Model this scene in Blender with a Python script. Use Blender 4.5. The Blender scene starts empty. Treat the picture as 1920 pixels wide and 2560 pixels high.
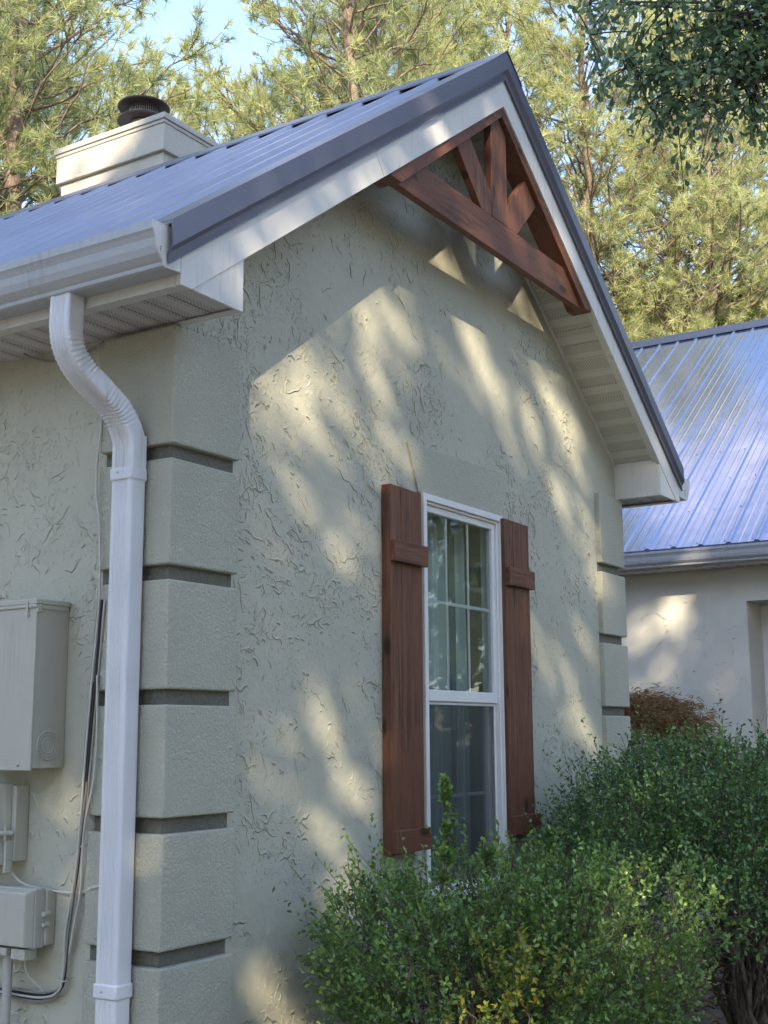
import bpy, bmesh, math, random
import numpy as np
from mathutils import Vector, Matrix
R = math.radians
SC = bpy.context.scene
COL = SC.collection

# ------------------------------------------------------------------ camera
cam = bpy.data.cameras.new('camera')
camo = bpy.data.objects.new('camera', cam)
COL.objects.link(camo)
F = Vector((0.8304, 0.5294, 0.1740)).normalized()
RX = Vector((0.5383, -0.8427, -0.0051)); RX = (RX - F * RX.dot(F)).normalized()
UY = RX.cross(F)
M = Matrix((RX, UY, -F)).transposed().to_4x4()
M.translation = Vector((-3.0635, -2.787, 0.0))
camo.matrix_world = M
cam.sensor_fit = 'HORIZONTAL'
cam.sensor_width = 36.0
cam.lens = 3149.4 / 1920 * 36.0
cam.clip_end = 500
cam.clip_start = 0.05
SC.camera = camo

# ------------------------------------------------------------------ light
SUN = Vector((-1.40, -1.00, 0.98)).normalized()          # towards the sun
ELEV = math.asin(SUN.z)
ROT = math.atan2(SUN.x, SUN.y)
world = bpy.data.worlds.new('World')
SC.world = world
world.use_nodes = True
wn, wl = world.node_tree.nodes, world.node_tree.links
wn.clear()
wo = wn.new('ShaderNodeOutputWorld'); bg = wn.new('ShaderNodeBackground')
sky = wn.new('ShaderNodeTexSky')
sky.sky_type = 'NISHITA'; sky.sun_disc = False
sky.sun_elevation = ELEV; sky.sun_rotation = ROT
sky.air_density = 1.0; sky.dust_density = 0.4; sky.ozone_density = 1.3
SKY = 0.15
bg.inputs['Strength'].default_value = SKY
tc = wn.new('ShaderNodeTexCoord')
mp = wn.new('ShaderNodeMapping'); mp.inputs['Scale'].default_value = (1.0, 2.6, 3.4)
mp.inputs['Location'].default_value = (1.1, 4.4, 2.7)
nz = wn.new('ShaderNodeTexNoise'); nz.inputs['Scale'].default_value = 2.6
nz.inputs['Detail'].default_value = 9; nz.inputs['Roughness'].default_value = 0.58
cr = wn.new('ShaderNodeMapRange'); cr.interpolation_type = 'SMOOTHSTEP'
cr.inputs['From Min'].default_value = 0.53; cr.inputs['From Max'].default_value = 0.63
mx = wn.new('ShaderNodeMix'); mx.data_type = 'RGBA'
wl.new(tc.outputs['Generated'], mp.inputs['Vector']); wl.new(mp.outputs[0], nz.inputs['Vector'])
wl.new(nz.outputs['Fac'], cr.inputs['Value']); wl.new(cr.outputs[0], mx.inputs['Factor'])
wl.new(sky.outputs[0], mx.inputs[6]); mx.inputs[7].default_value = (5.2, 4.4, 4.3, 1)
wl.new(mx.outputs[2], bg.inputs['Color']); wl.new(bg.outputs[0], wo.inputs['Surface'])

sl = bpy.data.lights.new('sun', 'SUN')
sl.energy = 2.85; sl.angle = R(0.55); sl.color = (1.0, 0.84, 0.60)
so = bpy.data.objects.new('sun', sl); COL.objects.link(so)
so.rotation_euler = SUN.to_track_quat('Z', 'Y').to_euler()
so.location = SUN * 40
SC.view_settings.view_transform = 'Standard'
SC.view_settings.look = 'None'
SC.view_settings.gamma = 1.0
SC.view_settings.exposure = 2.03
SC.view_settings.use_curve_mapping = False
SC.cycles.max_bounces = 6
SC.cycles.transparent_max_bounces = 12
SC.cycles.sample_clamp_indirect = 6.0

GZ = -1.55
# ------------------------------------------------------------------ materials
def new_mat(name):
    m = bpy.data.materials.new(name); m.use_nodes = True
    nt = m.node_tree
    return m, nt, nt.nodes['Principled BSDF']
def N(nt, t, **kw):
    n = nt.nodes.new(t)
    for k, v in kw.items():
        if k in n.inputs: n.inputs[k].default_value = v
        else: setattr(n, k, v)
    return n
def rng(nt, src, a, b, c=0.0, d=1.0, smooth=True):
    n = nt.nodes.new('ShaderNodeMapRange')
    if smooth: n.interpolation_type = 'SMOOTHSTEP'
    n.inputs['From Min'].default_value = a; n.inputs['From Max'].default_value = b
    n.inputs['To Min'].default_value = c; n.inputs['To Max'].default_value = d
    nt.links.new(src, n.inputs['Value']); return n.outputs[0]
def mth(nt, op, a, b=None):
    n = nt.nodes.new('ShaderNodeMath'); n.operation = op
    for i, v in enumerate((a, b)):
        if v is None: continue
        if isinstance(v, (int, float)): n.inputs[i].default_value = v
        else: nt.links.new(v, n.inputs[i])
    return n.outputs[0]
def coords(nt, scale=(1, 1, 1), loc=(0, 0, 0), rot=(0, 0, 0)):
    t = nt.nodes.new('ShaderNodeTexCoord'); m = nt.nodes.new('ShaderNodeMapping')
    m.inputs['Scale'].default_value = scale; m.inputs['Location'].default_value = loc
    m.inputs['Rotation'].default_value = rot
    nt.links.new(t.outputs['Object'], m.inputs['Vector']); return m.outputs[0]
def noise(nt, vec, scale, detail=2, rough=0.5, dist=0.0):
    n = nt.nodes.new('ShaderNodeTexNoise')
    n.inputs['Scale'].default_value = scale; n.inputs['Detail'].default_value = detail
    n.inputs['Roughness'].default_value = rough; n.inputs['Distortion'].default_value = dist
    nt.links.new(vec, n.inputs['Vector']); return n.outputs['Fac']
def colmix(nt, fac, a, b):
    n = nt.nodes.new('ShaderNodeMix'); n.data_type = 'RGBA'
    nt.links.new(fac, n.inputs['Factor'])
    for s, v in ((6, a), (7, b)):
        if isinstance(v, tuple): n.inputs[s].default_value = (*v, 1)
        else: nt.links.new(v, n.inputs[s])
    return n.outputs[2]
def bump(nt, h, dist, strength=1.0, prev=None):
    n = nt.nodes.new('ShaderNodeBump'); n.inputs['Distance'].default_value = dist
    n.inputs['Strength'].default_value = strength
    nt.links.new(h, n.inputs['Height'])
    if prev is not None: nt.links.new(prev, n.inputs['Normal'])
    return n.outputs[0]

def stucco_heavy(name, col, pit_shade=0.12, amp=1.0):
    m, nt, p = new_mat(name); L = nt.links
    v0 = coords(nt)
    # bend the coordinates so that the trowel ridges wander
    wn1 = N(nt, 'ShaderNodeTexNoise', Scale=1.6, Detail=2.0); L.new(v0, wn1.inputs['Vector'])
    add = nt.nodes.new('ShaderNodeVectorMath'); add.operation = 'MULTIPLY_ADD'
    L.new(wn1.outputs['Color'], add.inputs[0]); add.inputs[1].default_value = (0.45, 0.45, 0.45); L.new(v0, add.inputs[2])
    v = add.outputs[0]
    def st(vec, s, r):
        mm = nt.nodes.new('ShaderNodeMapping'); mm.inputs['Scale'].default_value = s; mm.inputs['Rotation'].default_value = r
        L.new(vec, mm.inputs['Vector']); return mm.outputs[0]
    # the torn trowel edges are modelled; here only the soft waviness and grain
    region2 = rng(nt, noise(nt, st(v0, (1, 1, 1), (1, 2, 3)), 4.2, 5, .72), .47, .60)
    pit = mth(nt, 'MULTIPLY', rng(nt, noise(nt, st(v0, (1, 1, .7), (0, .6, 0)), 95, 3, .6, .6), .56, .64), region2)
    e = pit
    low = noise(nt, v0, 7, 4, .55)
    fine = noise(nt, v0, 130, 3, .6)
    h = mth(nt, 'ADD', mth(nt, 'MULTIPLY', pit, -.35), mth(nt, 'MULTIPLY', low, 2.8))
    h = mth(nt, 'ADD', h, mth(nt, 'MULTIPLY', fine, .10))
    nrm = bump(nt, h, 0.0040 * amp, 1.0)
    L.new(nrm, p.inputs['Normal'])
    tint = rng(nt, noise(nt, v0, 1.1, 4, .6), .3, .7)
    c = colmix(nt, tint, tuple(x * .94 for x in col), tuple(x * 1.05 for x in col))
    c = colmix(nt, mth(nt, 'MULTIPLY', e, pit_shade), c, tuple(x * .3 for x in col))  # pits darkened: crevice shade put into the stucco colour
    L.new(c, p.inputs['Base Color']); p.inputs['Roughness'].default_value = .75
    p.inputs['Specular IOR Level'].default_value = .3
    return m

def stucco_fine(name, col, sc=95, amp=1.0):
    m, nt, p = new_mat(name); L = nt.links
    v = coords(nt)
    a = noise(nt, v, sc, 4, .62, .6)
    b = noise(nt, v, sc * .3, 2, .5)
    h = mth(nt, 'ADD', mth(nt, 'MULTIPLY', rng(nt, a, .38, .62), .8), mth(nt, 'MULTIPLY', b, 1.2))
    L.new(bump(nt, h, 0.0030 * amp, 1.0), p.inputs['Normal'])
    tint = rng(nt, noise(nt, v, 1.7, 4, .6), .3, .7)
    c = colmix(nt, tint, tuple(x * .95 for x in col), tuple(x * 1.05 for x in col))
    L.new(c, p.inputs['Base Color']); p.inputs['Roughness'].default_value = .75
    p.inputs['Specular IOR Level'].default_value = .3
    return m

def paint(name, col, rough=.45, var=.05, metal=0.0, spec=.5, bumpd=.0006, sc=14, coat=0.0, grime=0.0):
    m, nt, p = new_mat(name); L = nt.links
    v = coords(nt)
    t = rng(nt, noise(nt, v, sc * .25, 5, .65), .3, .7)
    c = colmix(nt, t, tuple(x * (1 - var) for x in col), tuple(min(1, x * (1 + var)) for x in col))
    if grime:
        gn = noise(nt, coords(nt, (26, 26, 1.6)), 1.6, 5, .65, .3); gm_ = noise(nt, v, 2.3, 4, .6)
        gf = mth(nt, 'MULTIPLY', mth(nt, 'MULTIPLY', rng(nt, gn, .46, .70), rng(nt, gm_, .40, .62)), grime)
        c = colmix(nt, gf, c, tuple(x * .55 * k for x, k in zip(col, (1, .97, .88))))
    L.new(c, p.inputs['Base Color'])
    p.inputs['Roughness'].default_value = rough; p.inputs['Metallic'].default_value = metal
    p.inputs['Specular IOR Level'].default_value = spec; p.inputs['Coat Weight'].default_value = coat
    if bumpd: L.new(bump(nt, noise(nt, v, sc, 3, .5), bumpd), p.inputs['Normal'])
    return m

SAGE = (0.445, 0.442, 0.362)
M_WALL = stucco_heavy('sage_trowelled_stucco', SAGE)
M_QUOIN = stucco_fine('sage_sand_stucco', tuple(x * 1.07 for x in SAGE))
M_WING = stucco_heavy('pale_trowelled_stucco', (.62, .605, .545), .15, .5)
M_CHIM = stucco_fine('cream_stucco', (.48, .455, .39), 60, .35)
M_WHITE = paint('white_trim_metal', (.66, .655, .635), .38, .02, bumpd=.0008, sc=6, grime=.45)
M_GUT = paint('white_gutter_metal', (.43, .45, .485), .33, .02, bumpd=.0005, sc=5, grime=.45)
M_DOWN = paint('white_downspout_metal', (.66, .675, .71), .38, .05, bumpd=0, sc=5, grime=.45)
M_VINYL = paint('white_window_vinyl', (.72, .72, .72), .35, .02, bumpd=0)
M_BOX = paint('sage_box_paint', (.43, .425, .37), .5, .03, sc=20, grime=.45)
M_COND = paint('grey_conduit_paint', (.40, .40, .37), .5, .03)
M_CABW = paint('pale_cable_jacket', (.50, .49, .44), .5, .05, bumpd=0)
M_CABG = paint('grey_cable_jacket', (.25, .25, .23), .5, .05, bumpd=0)
M_CABB = paint('black_cable_jacket', (.02, .02, .022), .45, .05, bumpd=0)
M_TRIM = paint('dark_slate_trim_metal', (.125, .13, .175), .36, .05, metal=.25, spec=.6, bumpd=.0015, sc=5)
M_FLUE = paint('bronze_flue_metal', (.10, .075, .07), .35, .25, metal=.7, bumpd=.0008)
M_STEEL = paint('flue_collar_metal', (.45, .42, .40), .4, .1, metal=.6)
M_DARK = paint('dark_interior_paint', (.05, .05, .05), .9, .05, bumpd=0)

def roof_metal(name, col, rough, oil):
    m, nt, p = new_mat(name); L = nt.links
    v = coords(nt)
    c = colmix(nt, rng(nt, noise(nt, v, 1.3, 5, .6), .3, .7), tuple(x * .93 for x in col), tuple(x * 1.07 for x in col))
    L.new(c, p.inputs['Base Color'])
    L.new(rng(nt, noise(nt, v, 3, 5, .6), .3, .7, rough * .8, rough * 1.25), p.inputs['Roughness'])
    p.inputs['Metallic'].default_value = .75
    p.inputs['Coat Weight'].default_value = .3; p.inputs['Coat Roughness'].default_value = .12
    L.new(bump(nt, noise(nt, coords(nt, (1, 1, 1)), 3.0, 2, .5), oil), p.inputs['Normal'])
    return m
M_ROOF = roof_metal('slate_blue_roof_metal', (.31, .33, .40), .34, .0008)
M_ROOFW = roof_metal('glossy_blue_roof_metal', (.37, .41, .57), .13, .002)

def soffit_mat(name, col, ax):
    # perforated vinyl: rows of small slots, seen as dots
    m, nt, p = new_mat(name); L = nt.links
    v = coords(nt)
    sp = nt.nodes.new('ShaderNodeSeparateXYZ'); L.new(v, sp.inputs[0])
    u, w = (sp.outputs['Y'], sp.outputs['X']) if ax == 'y' else (sp.outputs['X'], sp.outputs['Y'])
    # u runs across the panels, w along them
    row = mth(nt, 'FLOOR', mth(nt, 'DIVIDE', w, .0085))
    stag = mth(nt, 'MULTIPLY', mth(nt, 'MODULO', mth(nt, 'ABSOLUTE', row), 2.0), .5)
    fu = mth(nt, 'ABSOLUTE', mth(nt, 'SUBTRACT', mth(nt, 'FRACT', mth(nt, 'ADD', mth(nt, 'DIVIDE', u, .0125), stag)), .5))
    fw = mth(nt, 'ABSOLUTE', mth(nt, 'SUBTRACT', mth(nt, 'FRACT', mth(nt, 'DIVIDE', w, .0085)), .5))
    dot = mth(nt, 'MULTIPLY', mth(nt, 'LESS_THAN', fu, .27), mth(nt, 'LESS_THAN', fw, .26))
    big = mth(nt, 'FRACT', mth(nt, 'DIVIDE', u, .1016))
    zone = mth(nt, 'MULTIPLY', mth(nt, 'GREATER_THAN', big, .2), mth(nt, 'LESS_THAN', big, .8))
    dot = mth(nt, 'MULTIPLY', dot, zone)
    c = colmix(nt, mth(nt, 'MULTIPLY', dot, .8), col, tuple(x * .2 for x in col))
    L.new(c, p.inputs['Base Color']); p.inputs['Roughness'].default_value = .5
    return m
M_SOFY = soffit_mat('perforated_white_vinyl', (.56, .545, .56), 'y')
M_SOFX = soffit_mat('perforated_cream_vinyl', (.60, .59, .53), 'x')

def wood_mat(name, along, col=(.125, .055, .034)):
    m, nt, p = new_mat(name); L = nt.links
    s = {'z': (22, 22, 1.3), 'x': (1.3, 22, 22)}[along]
    g = noise(nt, coords(nt, s), 2.2, 6, .65, .7)
    g2 = noise(nt, coords(nt, s), 9, 3, .6)
    big = noise(nt, coords(nt), 2.6, 4, .6)
    c = colmix(nt, rng(nt, g, .3, .7), tuple(x * .5 for x in col), tuple(x * 1.5 for x in col))
    c = colmix(nt, rng(nt, big, .35, .65), c, (col[0] * 1.25, col[1] * 1.15, col[2] * 1.1))
    vo = nt.nodes.new('ShaderNodeTexVoronoi'); vo.inputs['Scale'].default_value = 1.0
    L.new(coords(nt, {'z': (7, 7, 3.2), 'x': (3.2, 7, 7)}[along]), vo.inputs['Vector'])
    knot = mth(nt, 'MULTIPLY', mth(nt, 'SUBTRACT', 1.0, rng(nt, vo.outputs['Distance'], .09, .17)), .85)
    c = colmix(nt, knot, c, tuple(x * .22 for x in col))
    L.new(c, p.inputs['Base Color'])
    L.new(rng(nt, g2, .3, .7, .38, .6), p.inputs['Roughness'])
    L.new(bump(nt, mth(nt, 'ADD', g, mth(nt, 'MULTIPLY', g2, .5)), .0022), p.inputs['Normal'])
    p.inputs['Specular IOR Level'].default_value = .35
    return m
M_WOODZ = wood_mat('red_brown_stained_pine_upright', 'z')
M_WOODX = wood_mat('red_brown_stained_pine_level', 'x')

def glass_mat(name, tint, refl):
    m, nt, p = new_mat(name); L = nt.links; nt.nodes.remove(p)
    out = nt.nodes['Material Output']
    tr = N(nt, 'ShaderNodeBsdfTransparent'); tr.inputs['Color'].default_value = (*tint, 1)
    gl = N(nt, 'ShaderNodeBsdfGlossy'); gl.inputs['Roughness'].default_value = .015
    L.new(bump(nt, noise(nt, coords(nt), 2.2, 2, .5), .0015), gl.inputs['Normal'])
    fr = N(nt, 'ShaderNodeFresnel', IOR=refl)
    ge = N(nt, 'ShaderNodeNewGeometry'); mix = N(nt, 'ShaderNodeMixShader')
    L.new(mth(nt, 'MULTIPLY', fr.outputs[0], mth(nt, 'SUBTRACT', 1.0, ge.outputs['Backfacing'])), mix.inputs[0]); L.new(tr.outputs[0], mix.inputs[1]); L.new(gl.outputs[0], mix.inputs[2])
    L.new(mix.outputs[0], out.inputs[0]); return m
M_GLASS = glass_mat('window_glass', (.84, .88, .87), 1.52)
def screen_mat():
    m, nt, p = new_mat('insect_screen'); L = nt.links
    out = nt.nodes['Material Output']
    tr = N(nt, 'ShaderNodeBsdfTransparent'); p.inputs['Base Color'].default_value = (.075, .08, .08, 1)
    p.inputs['Roughness'].default_value = .6
    mix = N(nt, 'ShaderNodeMixShader'); mix.inputs[0].default_value = .32
    L.new(tr.outputs[0], mix.inputs[1]); L.new(p.outputs[0], mix.inputs[2]); L.new(mix.outputs[0], out.inputs[0])
    return m
M_SCREEN = screen_mat()
def curtain_mat():
    m, nt, p = new_mat('sheer_curtain'); L = nt.links
    p.inputs['Base Color'].default_value = (.60, .68, .65, 1); p.inputs['Roughness'].default_value = .9
    tr = N(nt, 'ShaderNodeBsdfTransparent'); mix = N(nt, 'ShaderNodeMixShader'); mix.inputs[0].default_value = .85
    L.new(tr.outputs[0], mix.inputs[1]); L.new(p.outputs[0], mix.inputs[2])
    L.new(mix.outputs[0], nt.nodes['Material Output'].inputs[0]); return m
M_CURT = curtain_mat()

def leaf_mat(name, cols, rough=.45, trans=.35, spec=.4):
    """cols: colours picked per leaf by the 'var' attribute"""
    m, nt, p = new_mat(name); L = nt.links
    at = N(nt, 'ShaderNodeAttribute', attribute_name='var')
    rp = nt.nodes.new('ShaderNodeValToRGB'); cr_ = rp.color_ramp
    while len(cr_.elements) > 1: cr_.elements.remove(cr_.elements[-1])
    cr_.elements[0].position = 0; cr_.elements[0].color = (*cols[0], 1)
    for i, c in enumerate(cols[1:], 1):
        e = cr_.elements.new(i / (len(cols) - 1)); e.color = (*c, 1)
    L.new(at.outputs['Fac'], rp.inputs[0]); L.new(rp.outputs[0], p.inputs['Base Color'])
    p.inputs['Roughness'].default_value = rough; p.inputs['Specular IOR Level'].default_value = spec
    t = N(nt, 'ShaderNodeBsdfTranslucent'); L.new(rp.outputs[0], t.inputs['Color'])
    mix = N(nt, 'ShaderNodeMixShader'); mix.inputs[0].default_value = trans
    L.new(p.outputs[0], mix.inputs[1]); L.new(t.outputs[0], mix.inputs[2])
    L.new(mix.outputs[0], nt.nodes['Material Output'].inputs[0]); return m
M_NEEDLE = leaf_mat('pine_needles', [(.18, .23, .13), (.33, .38, .18), (.49, .515, .24), (.60, .60, .31)], .5, .5)
M_OAK = leaf_mat('oak_leaf', [(.10, .17, .09), (.16, .25, .12), (.26, .36, .14)], .30, .3, .5)
M_SHADE = leaf_mat('shade_oak_leaf', [(.03, .06, .025), (.05, .09, .03), (.07, .11, .035)], .45, .25)
M_BOXL = leaf_mat('holly_bush_leaf', [(.05, .10, .036), (.085, .165, .055), (.135, .245, .07), (.27, .42, .11)], .30, .25, .5)
M_BOXF = leaf_mat('front_bush_leaf', [(.06, .115, .036), (.105, .19, .05), (.18, .30, .07), (.36, .50, .12)], .30, .35, .5)
M_BOXY = leaf_mat('yellow_green_bush_leaf', [(.05, .10, .02), (.12, .18, .03), (.25, .27, .04), (.42, .36, .05)], .32, .4, .5)
M_BRIGHT = leaf_mat('sweetgum_leaf', [(.06, .12, .025), (.12, .20, .03), (.25, .27, .04)], .45, .4)
M_MAPLE = leaf_mat('laceleaf_maple_leaf', [(.14, .07, .035), (.26, .15, .06), (.34, .24, .09)], .5, .35)
M_LITTER = leaf_mat('dry_fallen_leaf', [(.10, .055, .035), (.22, .13, .09), (.34, .22, .15)], .7, .1, .2)
def bark_mat(name, a, b, sc=6):
    m, nt, p = new_mat(name); L = nt.links
    n1 = noise(nt, coords(nt, (1, 1, .35)), sc * 2, 8, .7)
    L.new(colmix(nt, rng(nt, n1, .35, .65), a, b), p.inputs['Base Color'])
    L.new(bump(nt, n1, .02), p.inputs['Normal']); p.inputs['Roughness'].default_value = .85
    return m
M_PBARK = bark_mat('pine_bark', (.09, .07, .055), (.23, .17, .13))
M_OBARK = bark_mat('oak_bark', (.05, .042, .035), (.13, .11, .09))
M_TWIG = bark_mat('bush_twig', (.075, .06, .045), (.20, .155, .12), 30)
def ground_mat():
    m, nt, p = new_mat('leaf_mould_ground'); L = nt.links
    v = coords(nt)
    c = colmix(nt, rng(nt, noise(nt, v, 14, 8, .7), .35, .65), (.10, .08, .065), (.22, .18, .15))
    c = colmix(nt, rng(nt, noise(nt, v, .12, 4, .6), .45, .6), c, (.17, .17, .145))
    L.new(c, p.inputs['Base Color']); L.new(bump(nt, noise(nt, v, 30, 6, .7), .03), p.inputs['Normal'])
    p.inputs['Roughness'].default_value = .95; return m
M_GROUND = ground_mat()

# ------------------------------------------------------------------ mesh helpers
def root_loc(o):
    while o.parent: o = o.parent
    return o.location
def link(name, me, mat, parent=None, loc=None):
    o = bpy.data.objects.new(name, me); COL.objects.link(o)
    me.materials.append(mat)
    if parent: o.parent = parent
    elif loc is not None: o.location = loc
    return o
def tag(o, label=None, cat=None, group=None, kind=None):
    if label: o['label'] = label
    if cat: o['category'] = cat
    if group: o['group'] = group
    if kind: o['kind'] = kind
    return o
def thing(name, loc, label, cat, group=None):
    o = bpy.data.objects.new(name, None); COL.objects.link(o); o.location = loc
    o.empty_display_size = .2
    return tag(o, label, cat, group)

class MB:
    def __init__(s): s.v = []; s.f = []
    def add(s, vs, fs):
        b = len(s.v); s.v += [tuple(map(float, p)) for p in vs]; s.f += [tuple(i + b for i in f) for f in fs]; return s
    def box(s, x0, x1, y0, y1, z0, z1):
        return s.add([(x0,y0,z0),(x1,y0,z0),(x1,y1,z0),(x0,y1,z0),(x0,y0,z1),(x1,y0,z1),(x1,y1,z1),(x0,y1,z1)],
                     [(3,2,1,0),(4,5,6,7),(0,1,5,4),(1,2,6,5),(2,3,7,6),(3,0,4,7)])
    def prism(s, pts, d):
        """closed polygon pts (3-D) extruded by vector d"""
        n = len(pts); d = Vector(d)
        a = [Vector(p) for p in pts]; b = [p + d for p in a]
        return s.add(a + b, [tuple(range(n))[::-1], tuple(range(n, 2 * n))] + [(i, (i + 1) % n, n + (i + 1) % n, n + i) for i in range(n)])
    def sweep(s, prof, rings, closed=True, caps=True):
        """rings: list of lists of 3-D points (same length)"""
        n = len(rings[0]); vs = [p for r in rings for p in r]; fs = []
        for k in range(len(rings) - 1):
            for i in range(n if closed else n - 1):
                j = (i + 1) % n
                fs.append((k*n+i, k*n+j, (k+1)*n+j, (k+1)*n+i))
        if closed and caps:
            fs.append(tuple(range(n))[::-1]); fs.append(tuple((len(rings)-1)*n + i for i in range(n)))
        return s.add(vs, fs)
    def tube(s, pts, rad, sides=8, caps=True):
        pts = [Vector(p) for p in pts]; n = len(pts)
        rad = rad if isinstance(rad, (list, tuple)) else [rad] * n
        rings = []; up = Vector((0, 0, 1)); prev = None
        for i, p in enumerate(pts):
            t = (pts[min(i+1, n-1)] - pts[max(i-1, 0)]).normalized()
            if prev is None:
                a = t.cross(up if abs(t.z) < .9 else Vector((1, 0, 0))).normalized()
            else:
                a = (prev - t * prev.dot(t)).normalized()
            prev = a; b = t.cross(a)
            rings.append([p + (a * math.cos(2*math.pi*k/sides) + b * math.sin(2*math.pi*k/sides)) * rad[i] for k in range(sides)])
        return s.sweep(None, rings, True, caps)
    def lathe(s, c, prof, sides=40):
        rings = [[(c[0] + r * math.cos(2*math.pi*k/sides), c[1] + r * math.sin(2*math.pi*k/sides), c[2] + z) for k in range(sides)] for r, z in prof]
        return s.sweep(None, rings, True, False)
    def build(s, name, mat, parent=None, bevel=0, smooth=False, loc=None, seg=2, solid=0):
        L = Vector(root_loc(parent)) if parent else Vector(loc or (0, 0, 0))
        me = bpy.data.meshes.new(name)
        me.from_pydata([(x - L.x, y - L.y, z - L.z) for x, y, z in s.v], [], s.f); me.update()
        bm = bmesh.new(); bm.from_mesh(me); bmesh.ops.recalc_face_normals(bm, faces=bm.faces); bm.to_mesh(me); bm.free()
        if smooth:
            me.polygons.foreach_set('use_smooth', [True] * len(me.polygons))
        o = link(name, me, mat, parent, L)
        if solid:
            m = o.modifiers.new('s', 'SOLIDIFY'); m.thickness = solid; m.offset = 0
        if bevel:
            m = o.modifiers.new('b', 'BEVEL'); m.width = bevel; m.segments = seg; m.limit_method = 'ANGLE'; m.angle_limit = R(35)
            m.harden_normals = False
        if smooth:
            try:
                me.set_sharp_from_angle(angle=R(35))
            except Exception: pass
        return o

def np_mesh(name, V, Fc, mat, parent=None, loc=None, var=None, smooth=False):
    """V (n,3) world, Fc (m,k) equal-size faces, var per face"""
    L = np.array(root_loc(parent) if parent else (loc if loc is not None else (0, 0, 0)), float)
    me = bpy.data.meshes.new(name)
    V = np.asarray(V, np.float32) - L.astype(np.float32); Fc = np.asarray(Fc, np.int32)
    m, k = Fc.shape
    me.vertices.add(len(V)); me.vertices.foreach_set('co', V.ravel())
    me.loops.add(m * k); me.loops.foreach_set('vertex_index', Fc.ravel())
    me.polygons.add(m); me.polygons.foreach_set('loop_start', np.arange(0, m * k, k, dtype=np.int32))
    try: me.polygons.foreach_set('loop_total', np.full(m, k, np.int32))
    except Exception: pass
    me.update(calc_edges=True)
    if var is not None:
        at = me.attributes.new('var', 'FLOAT', 'FACE'); at.data.foreach_set('value', np.asarray(var, np.float32))
    if smooth: me.polygons.foreach_set('use_smooth', np.ones(m, bool))
    return link(name, me, mat, parent, tuple(L) if not parent else None)

def norm(a): return a / np.maximum(np.linalg.norm(a, axis=-1, keepdims=True), 1e-9)
def leaves(rg, P, D, length, width, shape='rhomb', upbias=.5, fold=.25):
    """P (n,3) base, D (n,3) direction; returns V, F (tris), n faces per leaf"""
    n = len(P); D = norm(D)
    up = norm(rg.normal(size=(n, 3)) * .8 + np.array([0, 0, upbias]))
    S = norm(np.cross(D, up)); Nn = np.cross(S, D)
    length = np.asarray(length).reshape(-1, 1) * np.ones((n, 1)); width = np.asarray(width).reshape(-1, 1) * np.ones((n, 1))
    if shape == 'rhomb':
        pts = [(0, 0, 0), (.55, .5, 1), (1, 0, 0), (.55, -.5, 1)]; tri = [(0, 1, 2), (0, 2, 3)]
    else:   # obovate: narrow base, broad rounded end
        pts = [(0, 0, 0), (.30, .20, .6), (.62, .5, 1), (.88, .38, .8), (1.0, 0, .2), (.88, -.38, .8), (.62, -.5, 1), (.30, -.20, .6)]
        tri = [(0, 1, 7), (1, 2, 7), (2, 6, 7), (2, 3, 6), (3, 5, 6), (3, 4, 5)]
    V = np.stack([P + D * length * a + S * width * b + Nn * width * fold * c * abs(b) * 2 for a, b, c in pts], 1)
    k = len(pts)
    Fc = (np.arange(n)[:, None, None] * k + np.array(tri)[None]).reshape(-1, 3)
    return V.reshape(-1, 3), Fc, len(tri)

# ------------------------------------------------------------------ ground
mb = MB(); mb.add([(-150,-150,GZ),(150,-150,GZ),(150,150,GZ),(-150,150,GZ)], [(0,1,2,3)])
g = mb.build('ground', M_GROUND, loc=(0, 0, 0)); tag(g, 'brown leaf covered ground under the bushes', kind='structure')

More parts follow.
